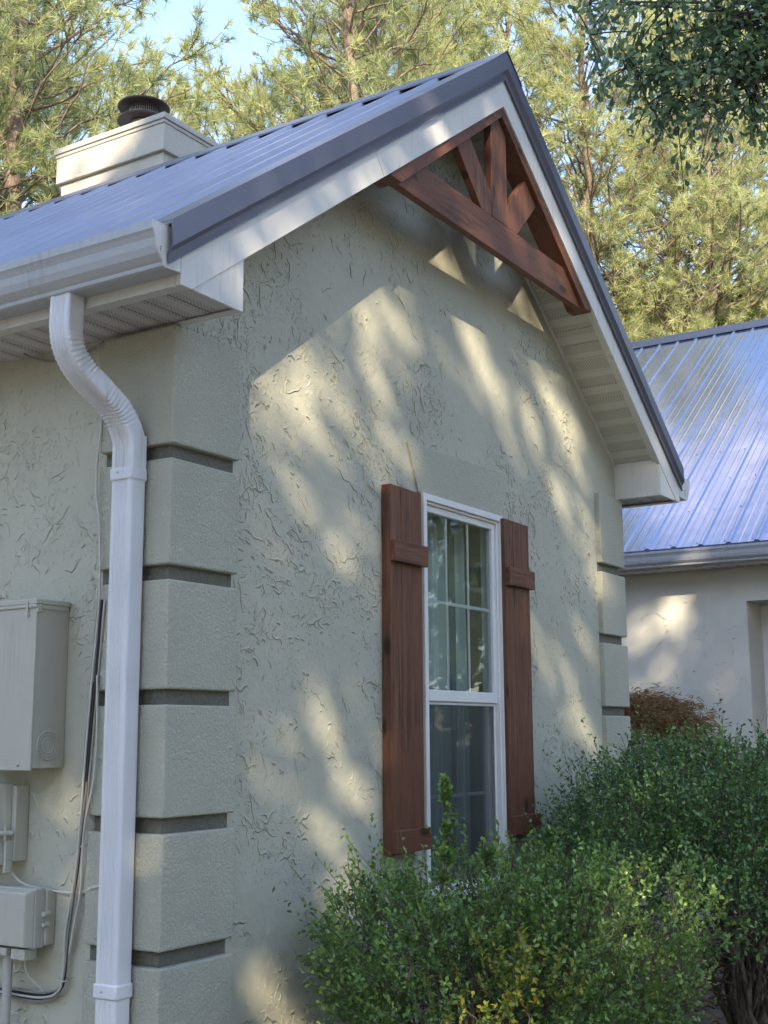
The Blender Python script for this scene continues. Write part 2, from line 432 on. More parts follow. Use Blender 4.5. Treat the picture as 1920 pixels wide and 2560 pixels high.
# ------------------------------------------------------------------ torn trowel edges
def trowel_strokes(seed, s0, s1, t0, t1, count, to3d, inside, hmax=1.0, lips=(-.55, -.83)):
    """raised, slightly undercut plaster lips scattered in drifts over a wall rectangle"""
    rg = np.random.default_rng(seed)
    # smooth random fields on a coarse grid: density and sweep angle
    def field(cell, amp):
        nx, nz = int((s1 - s0) / cell) + 3, int((t1 - t0) / cell) + 3
        G = rg.normal(0, amp, (nx, nz))
        def f(S, T):
            u = (S - s0) / cell; v = (T - t0) / cell; i = np.floor(u).astype(int).clip(0, nx - 2); j = np.floor(v).astype(int).clip(0, nz - 2)
            a = u - i; b = v - j; a = a * a * (3 - 2 * a); b = b * b * (3 - 2 * b)
            return (G[i, j] * (1 - a) + G[i + 1, j] * a) * (1 - b) + (G[i, j + 1] * (1 - a) + G[i + 1, j + 1] * a) * b
        return f
    d1, d2, d3, an = field(.30, 1), field(.12, 1), field(.05, 1), field(.38, .65)
    S = rg.uniform(s0, s1, count * 4); T = rg.uniform(t0, t1, count * 4)
    dens = d1(S, T) * .75 + d2(S, T) * .7 + d3(S, T) * .35
    ok = (rg.random(len(S)) < 1 / (1 + np.exp(-2.6 * (dens - .45)))) & inside(S, T)
    S, T = S[ok][:count], T[ok][:count]; n = len(S)
    K = 9
    kind = rg.random(n)
    L = np.where(kind < .74, rg.uniform(.003, .011, n), np.where(kind < .955, rg.uniform(.013, .038, n), rg.uniform(.045, .14, n)))
    ang = -1.05 + an(S, T) + rg.normal(0, .38, n) + (rg.random(n) < .18) * rg.choice([-1.2, 1.2], n)
    P = np.zeros((n, K, 2)); P[:, 0] = np.stack([S, T], 1)
    a = ang.copy()
    for k in range(1, K):
        a = a * .6 + ang * .4 + rg.normal(0, .55, n)
        P[:, k] = P[:, k - 1] + np.stack([np.cos(a), np.sin(a)], 1) * (L / (K - 1))[:, None]
    Tn = norm(np.gradient(P, axis=1)); Nn = np.stack([-Tn[..., 1], Tn[..., 0]], -1)
    lip = np.array(lips); sg = np.sign((Nn.mean(1) @ lip)); sg[sg == 0] = 1; Nn = Nn * sg[:, None, None]
    taper = np.sin(np.linspace(.10, np.pi - .10, K))[None] ** .6
    Hh = (rg.uniform(.0009, .0027, n) * (1 + .35 * (L > .02)))[:, None] * taper * hmax
    Wd = (rg.uniform(.003, .006, n) + rg.uniform(.002, .011, n) * (L > .028))[:, None] * taper
    A = P - Nn * Wd[..., None]; B = P; C = P - Nn * (Wd * .22)[..., None]
    e0 = P - Nn * (Wd * .5)[..., None]
    rows = [(A, -.0004 + 0 * Hh), (e0, Hh * .72), (B, Hh), (C, -.0006 + 0 * Hh)]
    V = np.stack([to3d(r[..., 0], r[..., 1], h) for r, h in rows], 2)      # n,K,4,3
    V = V.reshape(-1, 3)
    k = np.arange(K - 1)[:, None] * 4; q = np.arange(3)[None]
    f = np.stack([k + q, k + q + 1, k + q + 5, k + q + 4], -1).reshape(-1, 4)
    Fc = (np.arange(n)[:, None, None] * K * 4 + f[None]).reshape(-1, 4)
    return V, Fc

# ================================================================== HOUSE
H = 1.9825; W = 3.965; SLP = 0.7242; PW = 0.030; YO = -0.262; ZB = 1.375
def zw(x): return 2.963 - SLP * abs(x - H)          # lower edge of the white rake board
def zt(x): return zw(x) + 0.272                     # roof surface at the rake
house = thing('house', (0, 0, GZ), 'sage green stucco house end with slate blue metal gable roof and brown shutters', 'house')

# --- gable wall (opening for the window)
WX0, WX1, WZ0, WZ1 = 1.640, 2.400, -0.70, 1.055
def wallpoly(pts, y0=PW, y1=PW + .2): return [(x, y0, z) for x, z in pts], (0, y1 - y0, 0)
XL, XR = PW, W - PW
def ztop(x): return zw(x) + .10
mb = MB()
for pts in ([(XL, GZ-.1), (WX0, GZ-.1), (WX0, ztop(WX0)), (XL, ztop(XL))],
            [(WX1, GZ-.1), (XR, GZ-.1), (XR, ztop(XR)), (WX1, ztop(WX1))],
            [(WX0, WZ1), (WX1, WZ1), (WX1, ztop(WX1)), (H, ztop(H)), (WX0, ztop(WX0))],
            [(WX0, GZ-.1), (WX1, GZ-.1), (WX1, WZ0), (WX0, WZ0)]):
    mb.prism(*wallpoly(pts))
gable_wall = mb.build('gable_wall', M_WALL, house)
def on_gable(S, T):
    a = (T < zw(0) + SLP * S + .0) & (T < 2.963 - SLP * np.abs(S - H)) & (S > .03) & (S < W - .03)
    q = ((S < .362) | (S > W - .356)) & (T < ZB)
    w_ = (S > WX0 - .02) & (S < WX1 + .02) & (T > WZ0 - .05) & (T < WZ1 + .02)
    l_ = (T > 1.05) & (T < 1.29) & (S > 1.61 - (T - 1.055) * .45) & (S < 2.40 + (T - 1.055) * .45)
    return a & ~q & ~w_ & ~l_
def add_strokes(parent, args):
    V, Fq = trowel_strokes(*args)
    return np_mesh('trowel_texture', V, Fq, M_WALL if parent.name.startswith(('gable', 'side')) else M_WING, parent)
add_strokes(gable_wall, (21, .0, W, -1.5, 2.95, 25000, lambda s_, t_, h_: np.stack([s_, PW - h_, t_], -1), on_gable))
mb = MB(); mb.box(PW, PW + .2, PW + .2, 9, GZ - .1, 1.40)
side_wall = mb.build('side_wall', M_WALL, house)
add_strokes(side_wall, (22, .335, 1.6, -1.5, 1.38, 8500, lambda s_, t_, h_: np.stack([PW - h_, s_, t_], -1), lambda S, T: S > .336, 1.0, (.5, -.85)))
mb = MB(); mb.box(W - PW - .2, W - PW, PW + .2, 9, GZ - .1, 1.40)
mb.build('side_wall', M_WALL, house)
mb = MB(); mb.prism([(PW+.2, 9, GZ), (W-PW-.2, 9, GZ), (W-PW-.2, 9, 1.4), (H, 9, 2.95), (PW+.2, 9, 1.4)], (0, .2, 0))
mb.build('rear_wall', M_WALL, house)

# --- quoins
Z0, QS, QG = 0.9615, 0.4064, 0.050
rgq = random.Random(4)
tops = [ZB - .004] + [Z0 - QS * k - QG for k in range(6)]
bots = [Z0 - QS * k for k in range(6)] + [GZ - .1]
for side in (0, 1):
    for zt_, zb_ in zip(tops, bots):
        bq, bs = (.358, .332) if side == 0 else (.352, .332)
        fx = (lambda x: x) if side == 0 else (lambda x: W - x)
        t = PW + .004
        pts = [(fx(0), 0, zb_), (fx(bq), 0, zb_), (fx(bq), t, zb_), (fx(t), t, zb_), (fx(t), bs, zb_), (fx(0), bs, zb_)]
        mb = MB(); mb.prism(pts, (0, 0, zt_ - zb_))
        mb.build('quoin_block', M_QUOIN, house, bevel=.007, seg=3)

M_GROOVE_SHADE = stucco_fine('groove_shade_and_dirt_stucco', tuple(x * .36 for x in SAGE), 60, 1.2)  # dark strips over the groove backs: shade painted into the colour, with some dirt
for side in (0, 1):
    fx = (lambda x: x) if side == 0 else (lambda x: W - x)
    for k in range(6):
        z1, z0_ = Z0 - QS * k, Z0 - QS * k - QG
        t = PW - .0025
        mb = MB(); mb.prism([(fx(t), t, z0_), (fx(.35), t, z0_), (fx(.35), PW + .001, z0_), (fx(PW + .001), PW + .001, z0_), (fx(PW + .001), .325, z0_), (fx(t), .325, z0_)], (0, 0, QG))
        mb.build('groove_shade_strip', M_GROOVE_SHADE, house)

# --- flared lintel over the window
mb = MB(); mb.prism([(1.625, .018, 1.0555), (2.393, .018, 1.0555), (2.50, .018, 1.285), (1.535, .018, 1.265)], (0, .020, 0))
mb.build('lintel', M_QUOIN, house, bevel=.003)

# --- roof panels with ribs
def ribbed(x_e, z_e, x_r, z_r, y0, y1, rib_y, h=.019, screws=False, mh=.0035):
    """sheet from eave to ridge, profile runs along y"""
    prof = []
    ys = [y for y in rib_y if y0 + .03 < y < y1 - .03]
    prof.append((y0, 0))
    for i, y in enumerate(ys):
        prof += [(y - .026, 0), (y - .011, h), (y + .011, h), (y + .026, 0)]
        if i + 1 < len(ys):
            s = ys[i + 1] - y
            for q in (1/3, 2/3):
                c = y + s * q
                prof += [(c - .012, 0), (c - .005, mh), (c + .005, mh), (c + .012, 0)]
    prof.append((y1, 0))
    dx, dz = x_r - x_e, z_r - z_e
    nrm = Vector((-dz, 0, dx)).normalized()
    if nrm.z < 0: nrm = -nrm
    mb = MB()
    rings = []
    for t in (0, 1):
        rings.append([Vector((x_e + dx * t, y, z_e + dz * t)) + nrm * hh for y, hh in prof])
    n = len(prof)
    und = [[Vector((x_e + dx * t, y, z_e + dz * t)) - nrm * .012 for y in (y1, y0)] for t in (0, 1)]
    rings = [rings[k] + und[k] for k in (0, 1)]
    mb.sweep(None, rings, True, True)
    if screws:
        Lg = math.hypot(dx, dz); d = Vector((dx, 0, dz)) / Lg
        s = .05; rows = []
        while s < Lg - .1: rows.append(s); s += .61
        for r_ in rows:
            for y in ys:
                c = Vector((x_e, y + .042, z_e)) + d * r_ + nrm * .0015
                a = d * .0042; b = Vector((0, .0042, 0)); u = nrm * .005
                mb.add([c-a-b, c+a-b, c+a+b, c-a+b, c-a-b+u, c+a-b+u, c+a+b+u, c-a+b+u],
                       [(0,1,5,4),(1,2,6,5),(2,3,7,6),(3,0,4,7),(4,5,6,7)])
    return mb
ribs = [-.20 + .0 + i * .2195 for i in range(0, 45)]
ribs = [.436 + (i - 3) * .2195 + .03 for i in range(46)]
def zr(x): return zt(x) - .022
for sgn in (1, -1):
    xe = H - sgn * (H + .325)
    o = ribbed(xe, zr(xe), H, zr(H), -.21, 9.25, ribs).build('roof_panel', M_ROOF, house)
# ridge cap
mb = MB()
for sgn in (1, -1):
    a = [(H, zt(H) + .012), (H - sgn * .145, zt(H - .145) + .006), (H - sgn * .150, zt(H - .15) - .004), (H - sgn * .145, zt(H - .145) + .003), (H, zt(H) + .008)]
    mb.prism([(x, -.292, z) for x, z in a], (0, 9.5, 0))
mb.build('ridge_cap', M_TRIM, house)

# rake trims and white boards, both slopes
for sgn in (1, -1):
    fx = lambda x: x if sgn == 1 else W - x
    prof = [(-.150, .004), (-.287, .004), (-.290, -.084), (-.274, -.104), (-.272, -.132), (-.277, -.139), (-.268, -.137),
            (-.266, -.104), (-.283, -.083), (-.281, -.002), (-.150, -.001)]
    rings = []
    for x in (-.335 if sgn == 1 else -.292, H):
        rings.append([(fx(x), y, zt(x) + dz) for y, dz in prof])
    mb = MB(); mb.sweep(None, rings, True, True); mb.build('rake_trim', M_TRIM, house)
    # white rake board in two lengths with a seam
    xs = .872
    k = .165
    lo = MB(); lo.prism([(fx(x), YO, z) for x, z in [(-.267, ZB), (-.2107, ZB), (xs + .039, zw(xs + .039)), (xs - .041, zw(xs - .041) + k), (-.267, zw(-.267) + k)]], (0, .02, 0))
    lo.build('rake_board', M_WHITE, house, bevel=.0015, seg=1)
    up = MB(); up.prism([(fx(x), YO - .0015, z) for x, z in [(xs + .0405, zw(xs + .0405)), (H, zw(H)), (H, zw(H) + k), (xs - .0395, zw(xs - .0395) + k)]], (0, .02, 0))
    up.build('rake_board', M_WHITE, house, bevel=.001, seg=1)
    # eave return box: front, inner face; bottom is the soffit
    b = .044
    bx = MB()
    bx.prism([(fx(x), YO + .004, z) for x, z in [(-.200, ZB + .002), (b, ZB), (b, zw(b) + .03), (-.19, zw(-.19) + .03)]], (0, .012, 0))
    bx.prism([(fx(b), YO + .016, ZB), (fx(b), PW - .001, ZB), (fx(b), PW - .001, zw(b) + .03), (fx(b), YO + .016, zw(b) + .03)], (-sgn * .012, 0, 0))
    bx.build('eave_return', M_WHITE, house, bevel=.001, seg=1)
    # eave soffit (level), panels run across the eave; grooves between them
    so_ = MB()
    y = YO + .02; yend = 8.9
    groove = .006; pitch = .1016
    while y < yend:
        y2 = min(y + pitch - groove, yend)
        # inside the box the soffit reaches the inner face, past the wall it stops at the wall
        xin = b - .012 if y2 < 0 else PW
        so_.box(min(fx(-.262), fx(xin)), max(fx(-.262), fx(xin)), y, y2, ZB + .012, ZB + .018)
        so_.box(min(fx(-.262), fx(xin)), max(fx(-.262), fx(xin)), y2 + .0002, y2 + groove - .0002, ZB + .017, ZB + .022)
        y += pitch
    so_.build('eave_soffit', M_SOFY, house)
    fs = MB(); fs.box(min(fx(-.267), fx(-.250)), max(fx(-.267), fx(-.250)), YO + .0205, 9.0, ZB, 1.565)
    fs.box(min(fx(-.250), fx(-.222)), max(fx(-.250), fx(-.222)), YO + .0205, 9.0, ZB, ZB + .004)
    fs.box(min(fx(b - .03), fx(b - .0125)), max(fx(b - .03), fx(b - .0125)), YO + .0165, -.004, ZB, ZB + .006)
    fs.build('fascia_board', M_WHITE, house)
    # sloping rake soffit with strips across
    rs = MB()
    L_ = math.hypot(1, SLP); dv = Vector((1 / L_, 0, SLP / L_))
    t0 = (b + .006) * L_; tend = H * L_; t = 0
    while True:
        a0 = b + .004 + t / L_; a1 = min(a0 + (pitch - groove) / L_, H)
        if a0 >= H: break
        for (p0, p1, lift) in ((a0, a1, .028), (a1 + .0002, min(a1 + groove / L_, H), .034)):
            if p0 >= H: continue
            rs.prism([(fx(p0), YO + .019, zw(p0) + lift), (fx(p1), YO + .019, zw(p1) + lift), (fx(p1), YO + .019, zw(p1) + lift + .006), (fx(p0), YO + .019, zw(p0) + lift + .006)], (0, PW + .03 - YO - .02, 0))
        t += pitch
    rs.build('rake_soffit', M_SOFX, house)
    jb = MB()   # J-channel where the soffit meets the rake board and the wall
    for (ya, yb) in ((YO + .0195, YO + .046), (PW - .016, PW - .001)):
        jb.prism([(fx(b + .002), ya, zw(b + .002) + .014), (fx(H), ya, zw(H) + .014), (fx(H), ya, zw(H) + .026), (fx(b + .002), ya, zw(b + .002) + .026)], (0, yb - ya, 0))
    jb.build('soffit_channel', M_WHITE, house)

    # K-style gutter
    prof = [(-.2675, 1.548), (-.2675, 1.412), (-.340, 1.408), (-.347, 1.412), (-.349, 1.424), (-.356, 1.430), (-.372, 1.446), (-.380, 1.468), (-.384, 1.492), (-.392, 1.508), (-.398, 1.516), (-.400, 1.540), (-.388, 1.541), (-.388, 1.534)]
    if sgn == -1: prof = [(x if i < 2 else x - .055, z) for i, (x, z) in enumerate(prof)]
    rings = [[(fx(x), y, z) for x, z in prof] for y in (YO + .002, 9.2)]
    gm = MB(); gm.sweep(None, rings, False, False)
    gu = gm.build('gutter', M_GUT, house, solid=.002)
    cp = prof[:12]
    cm = MB(); cm.prism([(fx(x), YO + .0008, z) for x, z in cp[:-1] + [(prof[11][0], 1.541)]], (0, -.0022, 0))
    for i in range(len(cp) - 1):
        (xa, za), (xb, zb2) = cp[i], cp[i + 1]
        if i == 0 or True:
            p0 = Vector((fx(xa), YO - .0016, za)); p1 = Vector((fx(xb), YO - .0016, zb2))
            cm.tube([p0, p1], .0028, 6)
    cm.build('end_cap', M_WHITE, gu)
    sb = MB()
    for q in range(5):
        sb.box(min(fx(-.366), fx(-.360)), max(fx(-.366), fx(-.360)), YO - .007, YO - .001, 1.432 + q * .008, 1.437 + q * .008)
    sb.build('sealant_bead', M_WHITE, gu, bevel=.0015)

# --- gable truss in stained wood
YT0, YT1 = -.230, -.192
zrb = lambda x: zw(x) - .050
for sgn in (1, -1):
    fx = lambda x: x if sgn == 1 else W - x
    x0 = H - (2.963 - 2.235) / SLP + .0
    mb = MB(); mb.prism([(fx(x), YO + .008, z) for x, z in [(x0, 2.222), (x0 + .055 / SLP + .004, 2.222), (H, zrb(H)), (H, zw(H) + .012), (x0, zw(x0) + .012)]], (0, .108, 0))
    mb.build('truss_rafter', M_WOODX, house, bevel=.0025)
    wb = MB(); s = 1
    wb.prism([(fx(x), YT0 + .0015, z) for x, z in [(1.800, 2.386), (1.904, 2.386), (1.904, 2.495), (1.695, 2.704), (1.572, 2.614)]], (0, YT1 - YT0 - .003, 0))
    w_ = wb.build('truss_web', M_WOODZ, house, bevel=.0025)
xa, xb_ = H + (2.913 - 2.385) / SLP, H + (2.913 - 2.222) / SLP
mb = MB(); mb.prism([(x, YT0, z) for x, z in [(2*H - xb_ + .004, 2.2225), (xb_ - .004, 2.2225), (xa - .003, 2.385), (2*H - xa + .003, 2.385)]], (0, YT1 - YT0, 0))
mb.build('truss_chord', M_WOODX, house, bevel=.0025)
mb = MB(); mb.prism([(x, YT0 - .001, z) for x, z in [(1.906, 2.386), (2.059, 2.386), (2.059, zrb(2.059) - .002), (H, zrb(H) - .002), (1.906, zrb(1.906) - .002)]], (0, YT1 - YT0 + .002, 0))
mb.build('king_post', M_WOODZ, house, bevel=.0025)

# --- window
win = MB()
def frame(mb, x0, x1, z0, z1, w, ya, yb, wb=None, wt=None):
    wb = wb or w; wt = wt or w
    mb.box(x0, x0 + w, ya, yb, z0, z1); mb.box(x1 - w, x1, ya, yb, z0, z1)
    mb.box(x0 + w, x1 - w, ya, yb, z0, z0 + wb); mb.box(x0 + w, x1 - w, ya, yb, z1 - wt, z1)
frame(win, WX0 + .001, WX1 - .001, WZ0 + .001, WZ1 - .001, .030, .004, .11)
frame(win, WX0 + .0312, WX1 - .0312, WZ0 + .0312, WZ1 - .0312, .012, .018, .11)
window = win.build('window', M_VINYL, house, bevel=.0025)
fx0, fx1 = WX0 + .0436, WX1 - .0436
zm = .165
mb = MB(); frame(mb, fx0, fx1, zm - .022, WZ1 - .0436, .030, .030, .062, wb=.050)
mb.build('upper_sash', M_VINYL, window, bevel=.003)
mb = MB(); frame(mb, fx0 + .0005, fx1 - .0005, WZ0 + .0436, zm + .02, .034, .068, .098, wb=.05)
mb.build('lower_sash', M_VINYL, window, bevel=.003)
gx0, gx1 = fx0 + .030, fx1 - .030
gz0, gz1 = zm + .028, WZ1 - .0436 - .030
mb = MB(); mb.box(gx0 - .004, gx1 + .004, .044, .0445, gz0 - .004, gz1 + .004); mb.build('upper_pane', M_GLASS, window)
mb = MB(); mb.box(gx0, gx1, .084, .0845, WZ0 + .09, zm - .02); mb.build('lower_pane', M_GLASS, window)
gw = gx1 - gx0
for q in (1/3, 2/3):
    mb = MB(); mb.box(gx0 + gw*q - .008, gx0 + gw*q + .008, .050, .056, gz0, gz1); mb.build('muntin', M_VINYL, window, bevel=.002)
    mb = MB(); mb.box(gx0 + gw*q - .008, gx0 + gw*q + .008, .088, .094, WZ0 + .09, zm - .02); mb.build('muntin', M_VINYL, window, bevel=.002)
mb = MB(); mb.box(gx0, gx1, .0505, .0555, .578, .594); mb.build('muntin', M_VINYL, window, bevel=.002)
mb = MB(); mb.box(gx0, gx1, .0885, .0935, -.28, -.264); mb.build('muntin', M_VINYL, window, bevel=.002)
mb = MB(); mb.box(fx0 + .004, fx1 - .004, .047, .0475, WZ0 + .045, zm - .023); mb.build('insect_screen', M_SCREEN, window)
mb = MB(); frame(mb, fx0, fx1, WZ0 + .044, zm - .0235, .012, .043, .050); mb.build('screen_frame', M_VINYL, window, bevel=.001)
mb = MB(); mb.box(WX0 - .02, WX1 + .02, -.012, .10, WZ0 - .045, WZ0 + .0005); mb.build('window_sill', M_QUOIN, window, bevel=.004)
# curtains: two sheer folds inside
def curtain(x0, x1, y, z0, z1, amp, n, ph=0.):
    xs_ = np.linspace(x0, x1, n); zs = np.linspace(z0, z1, 14); rings = []
    for z in zs:
        rings.append([(x + .01 * math.sin(3 * z + x * 9), y + amp * math.sin(x * 52 + 1.2 * math.sin(x * 17) + ph) + .4 * amp * math.sin(x * 131 + z * 1.3), z) for x in xs_])
    m = MB(); m.sweep(None, rings, False, False); return m
curtain(WX0 - .1, 2.16, .20, -.9, 1.15, .022, 110).build('curtain', M_CURT, window, smooth=True)
curtain(2.23, WX1 + .25, .21, -.9, 1.15, .022, 90, 2.).build('curtain', M_CURT, window, smooth=True)
curtain(2.05, WX1 + .2, .27, -.9, 1.15, .012, 70, 1.).build('curtain', M_CURT, window, smooth=True)

# --- shutters (three boards each, two battens)
def shutter(x0, x1, label):
    root = None
    n = 3; wd = (x1 - x0) / n
    z0s, z1s = -.478, 1.040
    mb = MB()
    for i in range(n):
        mb.box(x0 + i * wd + .0006, x0 + (i + 1) * wd - .0006, -.016 - .0008 * (i % 2), PW - .003, z0s + .002 * i, z1s - .0015 * i)
    root = mb.build('shutter', M_WOODZ, house, bevel=.0022)
    root['label'] = label
    for zc in (.755, -.425):
        b = MB(); b.box(x0 - .004, x1 + .006, -.045, -.0175, zc - .045, zc + .045); b.build('batten', M_WOODX, root, bevel=.003)
shutter(1.330, 1.588, 'red-brown board shutter on the near side of the window')
shutter(2.374, 2.640, 'red-brown board shutter on the far side of the window')

# --- interior: dark room shell
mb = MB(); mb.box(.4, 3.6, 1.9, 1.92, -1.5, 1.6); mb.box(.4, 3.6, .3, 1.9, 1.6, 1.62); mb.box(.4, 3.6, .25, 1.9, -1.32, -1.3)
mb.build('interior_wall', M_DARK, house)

# --- downspouts
def downspout(mirror):
    fx = (lambda x: W - x) if mirror else (lambda x: x)
    # ribbed oblong profile: a along y, b along the outward direction
    def profile(sc=1.0, wa=.047, wb=.036, crimp=0.):
        pts = []
        r = .010
        def edge(p, q, n, ribs_, amp, nx, ny):
            for i in range(n):
                t = i / n
                s = 0
                if ribs_:
                    s = -amp * (.5 - .5 * math.cos(2 * math.pi * (t - .12) / .76 * ribs_)) if .12 < t < .88 else 0
                pts.append((p[0] + (q[0] - p[0]) * t + nx * s, p[1] + (q[1] - p[1]) * t + ny * s))
        def corner(cx, cy, a0):
            for i in range(5):
                a = a0 + math.pi / 2 * i / 5
                pts.append((cx + r * math.cos(a), cy + r * math.sin(a)))
        # outward face is +b
        corner(wa - r, wb - r, 0)
        edge((wa - r, wb), (-wa + r, wb), 60, 5, .0042, 0, 1)
        corner(-wa + r, wb - r, math.pi / 2)
        edge((-wa, wb - r), (-wa, -wb + r), 14, 0, 0, -1, 0)
        corner(-wa + r, -wb + r, math.pi)
        edge((-wa + r, -wb), (wa - r, -wb), 14, 0, 0, 0, -1)
        corner(wa - r, -wb + r, 1.5 * math.pi)
        edge((wa, -wb + r), (wa, wb - r), 14, 0, 0, 1, 0)
        return [(a * sc, b * sc) for a, b in pts]
    base = profile()
    # centre path x,y,z
    key = [(-.307, .190, 1.415), (-.307, .190, 1.30), (-.292, .187, 1.235), (-.250, .180, 1.178), (-.170, .168, 1.120), (-.105, .158, 1.072), (-.062, .151, 1.010), (-.0455, .148, .95), (-.045, .148, .86)]
    # Catmull resample
    K = [Vector(k) for k in key]; K = [K[0] * 2 - K[1]] + K + [K[-1] * 2 - K[-2]]
    path = []
    for i in range(1, len(K) - 2):
        p0, p1, p2, p3 = K[i-1:i+3]
        n = max(4, int((p2 - p1).length / .0026))
        for j in range(n):
            t = j / n
            path.append(.5 * ((2*p1) + (-p0+p2)*t + (2*p0-5*p1+4*p2-p3)*t*t + (-p0+3*p1-3*p2+p3)*t*t*t))
    path.append(K[-2])
    def ringat(p, t, prof, fn=None, s=0):
        out = Vector((t.z, 0, -t.x)); out.normalize()
        if out.x > 0: out = -out
        r = []
        for a, b in prof:
            if fn: a, b = fn(a, b)
            q = p + Vector((0, a, 0)) + out * b
            r.append((fx(q.x), q.y, q.z))
        return r
    rings = []; L = 0; tot = 0
    for i, p in enumerate(path):
        t = (path[min(i + 1, len(path) - 1)] - path[max(i - 1, 0)]).normalized()
        if i: L += (p - path[i-1]).length
        def win_(c, h): return max(0., 1 - ((L - c) / h) ** 4) if abs(L - c) < h else 0.
        c1 = win_(.205, .095); c2 = win_(.425, .075)
        w1 = math.sin(L * 2 * math.pi / .0155)
        def fn(a, b, c1=c1, c2=c2, w1=w1):
            k = 1.0
            inner = max(0, .4 - b / .036)     # first bend: crimps on the wall side and the flanks
            flank = 1 if abs(a) > .040 else 0
            am = c1 * (.0034 * min(1, inner) + .0018 * flank) + c2 * (.0026 * min(1, max(0, .7 + b / .036)) + .0016 * flank)
            da = -am * (w1 * .5 + .5) * (1 if a > 0 else -1) * (1 if abs(a) > .036 else 0)
            db = -am * (w1 * .5 + .5) * (1 if b > 0 else -1) * (1 if abs(b) > .026 else 0)
            return a + da, b + db
        rings.append(ringat(p, t, base, fn))
    mb = MB(); mb.sweep(None, rings, True, False)
    top = MB()
    dn = Vector((0, 0, -1))
    def straight(z1, z0, sc):
        m_ = MB(); m_.sweep(None, [ringat(Vector((-.045, .148, z)), dn, profile(sc)) for z in (z1, z0)], True, True); return m_
    root = mb.build('downspout', M_DOWN, house, smooth=True)
    straight(.99, .835, 1.035).build('downspout_sleeve', M_DOWN, root, smooth=True)
    straight(.86, -.79, .985).build('downspout_pipe', M_DOWN, root, smooth=True)
    straight(-.77, GZ + .05, .955).build('downspout_pipe', M_DOWN, root, smooth=True)
    def band(z, hgt):
        o_ = [(-.0505, .0395), (.0505, .0395), (.0505, -.0375), (-.0505, -.0375)]
        m_ = MB(); m_.sweep(None, [ringat(Vector((-.045, .148, z_)), dn, o_) for z_ in (z + hgt, z)], True, True); return m_
    band(.836, .042).build('strap', M_DOWN, root, bevel=.006, smooth=True)
    band(-.803, .046).build('strap', M_DOWN, root, bevel=.006, smooth=True)
    for z in (.862, -.78):
        s_ = MB(); s_.lathe((0, 0, 0), [(0, .0), (.004, .0), (.004, .0025), (.002, .0038), (0, .0038)], 10)
        s_.v = [(fx(-.045 - .0395 - z_), .160 + x_, z + y_) for x_, y_, z_ in s_.v]
        s_.build('screw', M_STEEL, root, smooth=True)
downspout(False); downspout(True)

# --- chimney
cx0, cx1, cy0, cy1 = 2.18, 2.98, 2.11, 3.04
ch = MB(); ch.box(cx0 + .030, cx1 - .03, cy0 + .030, cy1 - .03, 2.3, 3.47)
chim = ch.build('chimney', M_CHIM, house, bevel=.006)
m_ = MB(); m_.box(cx0 + .006, cx1 - .006, cy0 + .006, cy1 - .006, 3.468, 3.640); m_.build('chimney_band', M_CHIM, chim, bevel=.006)
m_ = MB(); m_.box(cx0 + .002, cx1 - .002, cy0 + .002, cy1 - .002, 2.3, 3.352); m_.build('chimney_plinth', M_CHIM, chim, bevel=.006)
m_ = MB(); m_.box(cx0 + .001, cx1 - .001, cy0 + .001, cy1 - .001, 3.6405, 3.664); m_.box(cx0 - .008, cx1 + .008, cy0 - .008, cy1 + .008, 3.6645, 3.702)
m_.build('chimney_crown', M_CHIM, chim, bevel=.004)
m_ = MB(); m_.lathe((2.48, 2.57, 3.70), [(.0, .0), (.095, .0), (.088, .10), (.08, .15), (.08, .18), (0, .18)], 32)
m_.build('flue_collar', M_STEEL, chim, smooth=True)
m_ = MB()
def disc(z): return [(.08, z - .008), (.12, z - .010), (.163, z - .010), (.168, z - .003), (.165, z + .003), (.08, z + .016), (0, z + .019)]
m_.lathe((2.48, 2.57, 0), [(0, 3.882)] + disc(3.892), 48)
m_.lathe((2.48, 2.57, 0), [(0, 3.982)] + disc(3.992), 48)
m_.build('flue_cap', M_FLUE, chim, smooth=True)
m_ = MB()
for k in range(40):
    a = 2 * math.pi * k / 40
    m_.tube([(2.48 + .09 * math.cos(a), 2.57 + .09 * math.sin(a), 3.89), (2.48 + .09 * math.cos(a), 2.57 + .09 * math.sin(a), 3.985)], .0022, 5)
for z in (3.90, 3.92, 3.94, 3.96):
    m_.tube([(2.48 + .09 * math.cos(2*math.pi*k/24), 2.57 + .09 * math.sin(2*math.pi*k/24), z) for k in range(25)], .0018, 4)
m_.build('spark_mesh', M_STEEL, chim)

# ================================================================== WING
wing = thing('house_wing', (7.15, 0, GZ), 'pale stucco house wing with glossy blue ribbed metal roof right of the gable', 'house wing')
WE, WZ, RIDX = 6.87, 1.500, 11.40
mz = lambda x: WZ + SLP * (x - WE)
wy0, wy1 = -1.6, 3.2
wribs = [.95 - .03 + (i - 12) * -.2286 for i in range(-12, 50)]
wribs = sorted([.950 - i * .2286 for i in range(-9, 36)])
ribbed(WE, WZ, RIDX, mz(RIDX), wy0, wy1, wribs, .015, True, .0007).build('roof_panel', M_ROOFW, wing)
ribbed(2*RIDX - WE, WZ, RIDX, mz(RIDX), wy0, wy1, wribs, .021).build('roof_panel', M_ROOFW, wing)
mb = MB()
for sgn in (1, -1):
    a = [(RIDX, mz(RIDX) + .045), (RIDX - sgn * .16, mz(RIDX - .16) + .034), (RIDX - sgn * .165, mz(RIDX - .16) + .018), (RIDX, mz(RIDX) + .03)]
    mb.prism([(x, wy0 - .01, z) for x, z in a], (0, wy1 - wy0 + .02, 0))
mb.build('ridge_cap', M_TRIM, wing)
DY0, DY1, DZ1 = -.80, .228, 1.057
wx = 7.15
mb = MB()
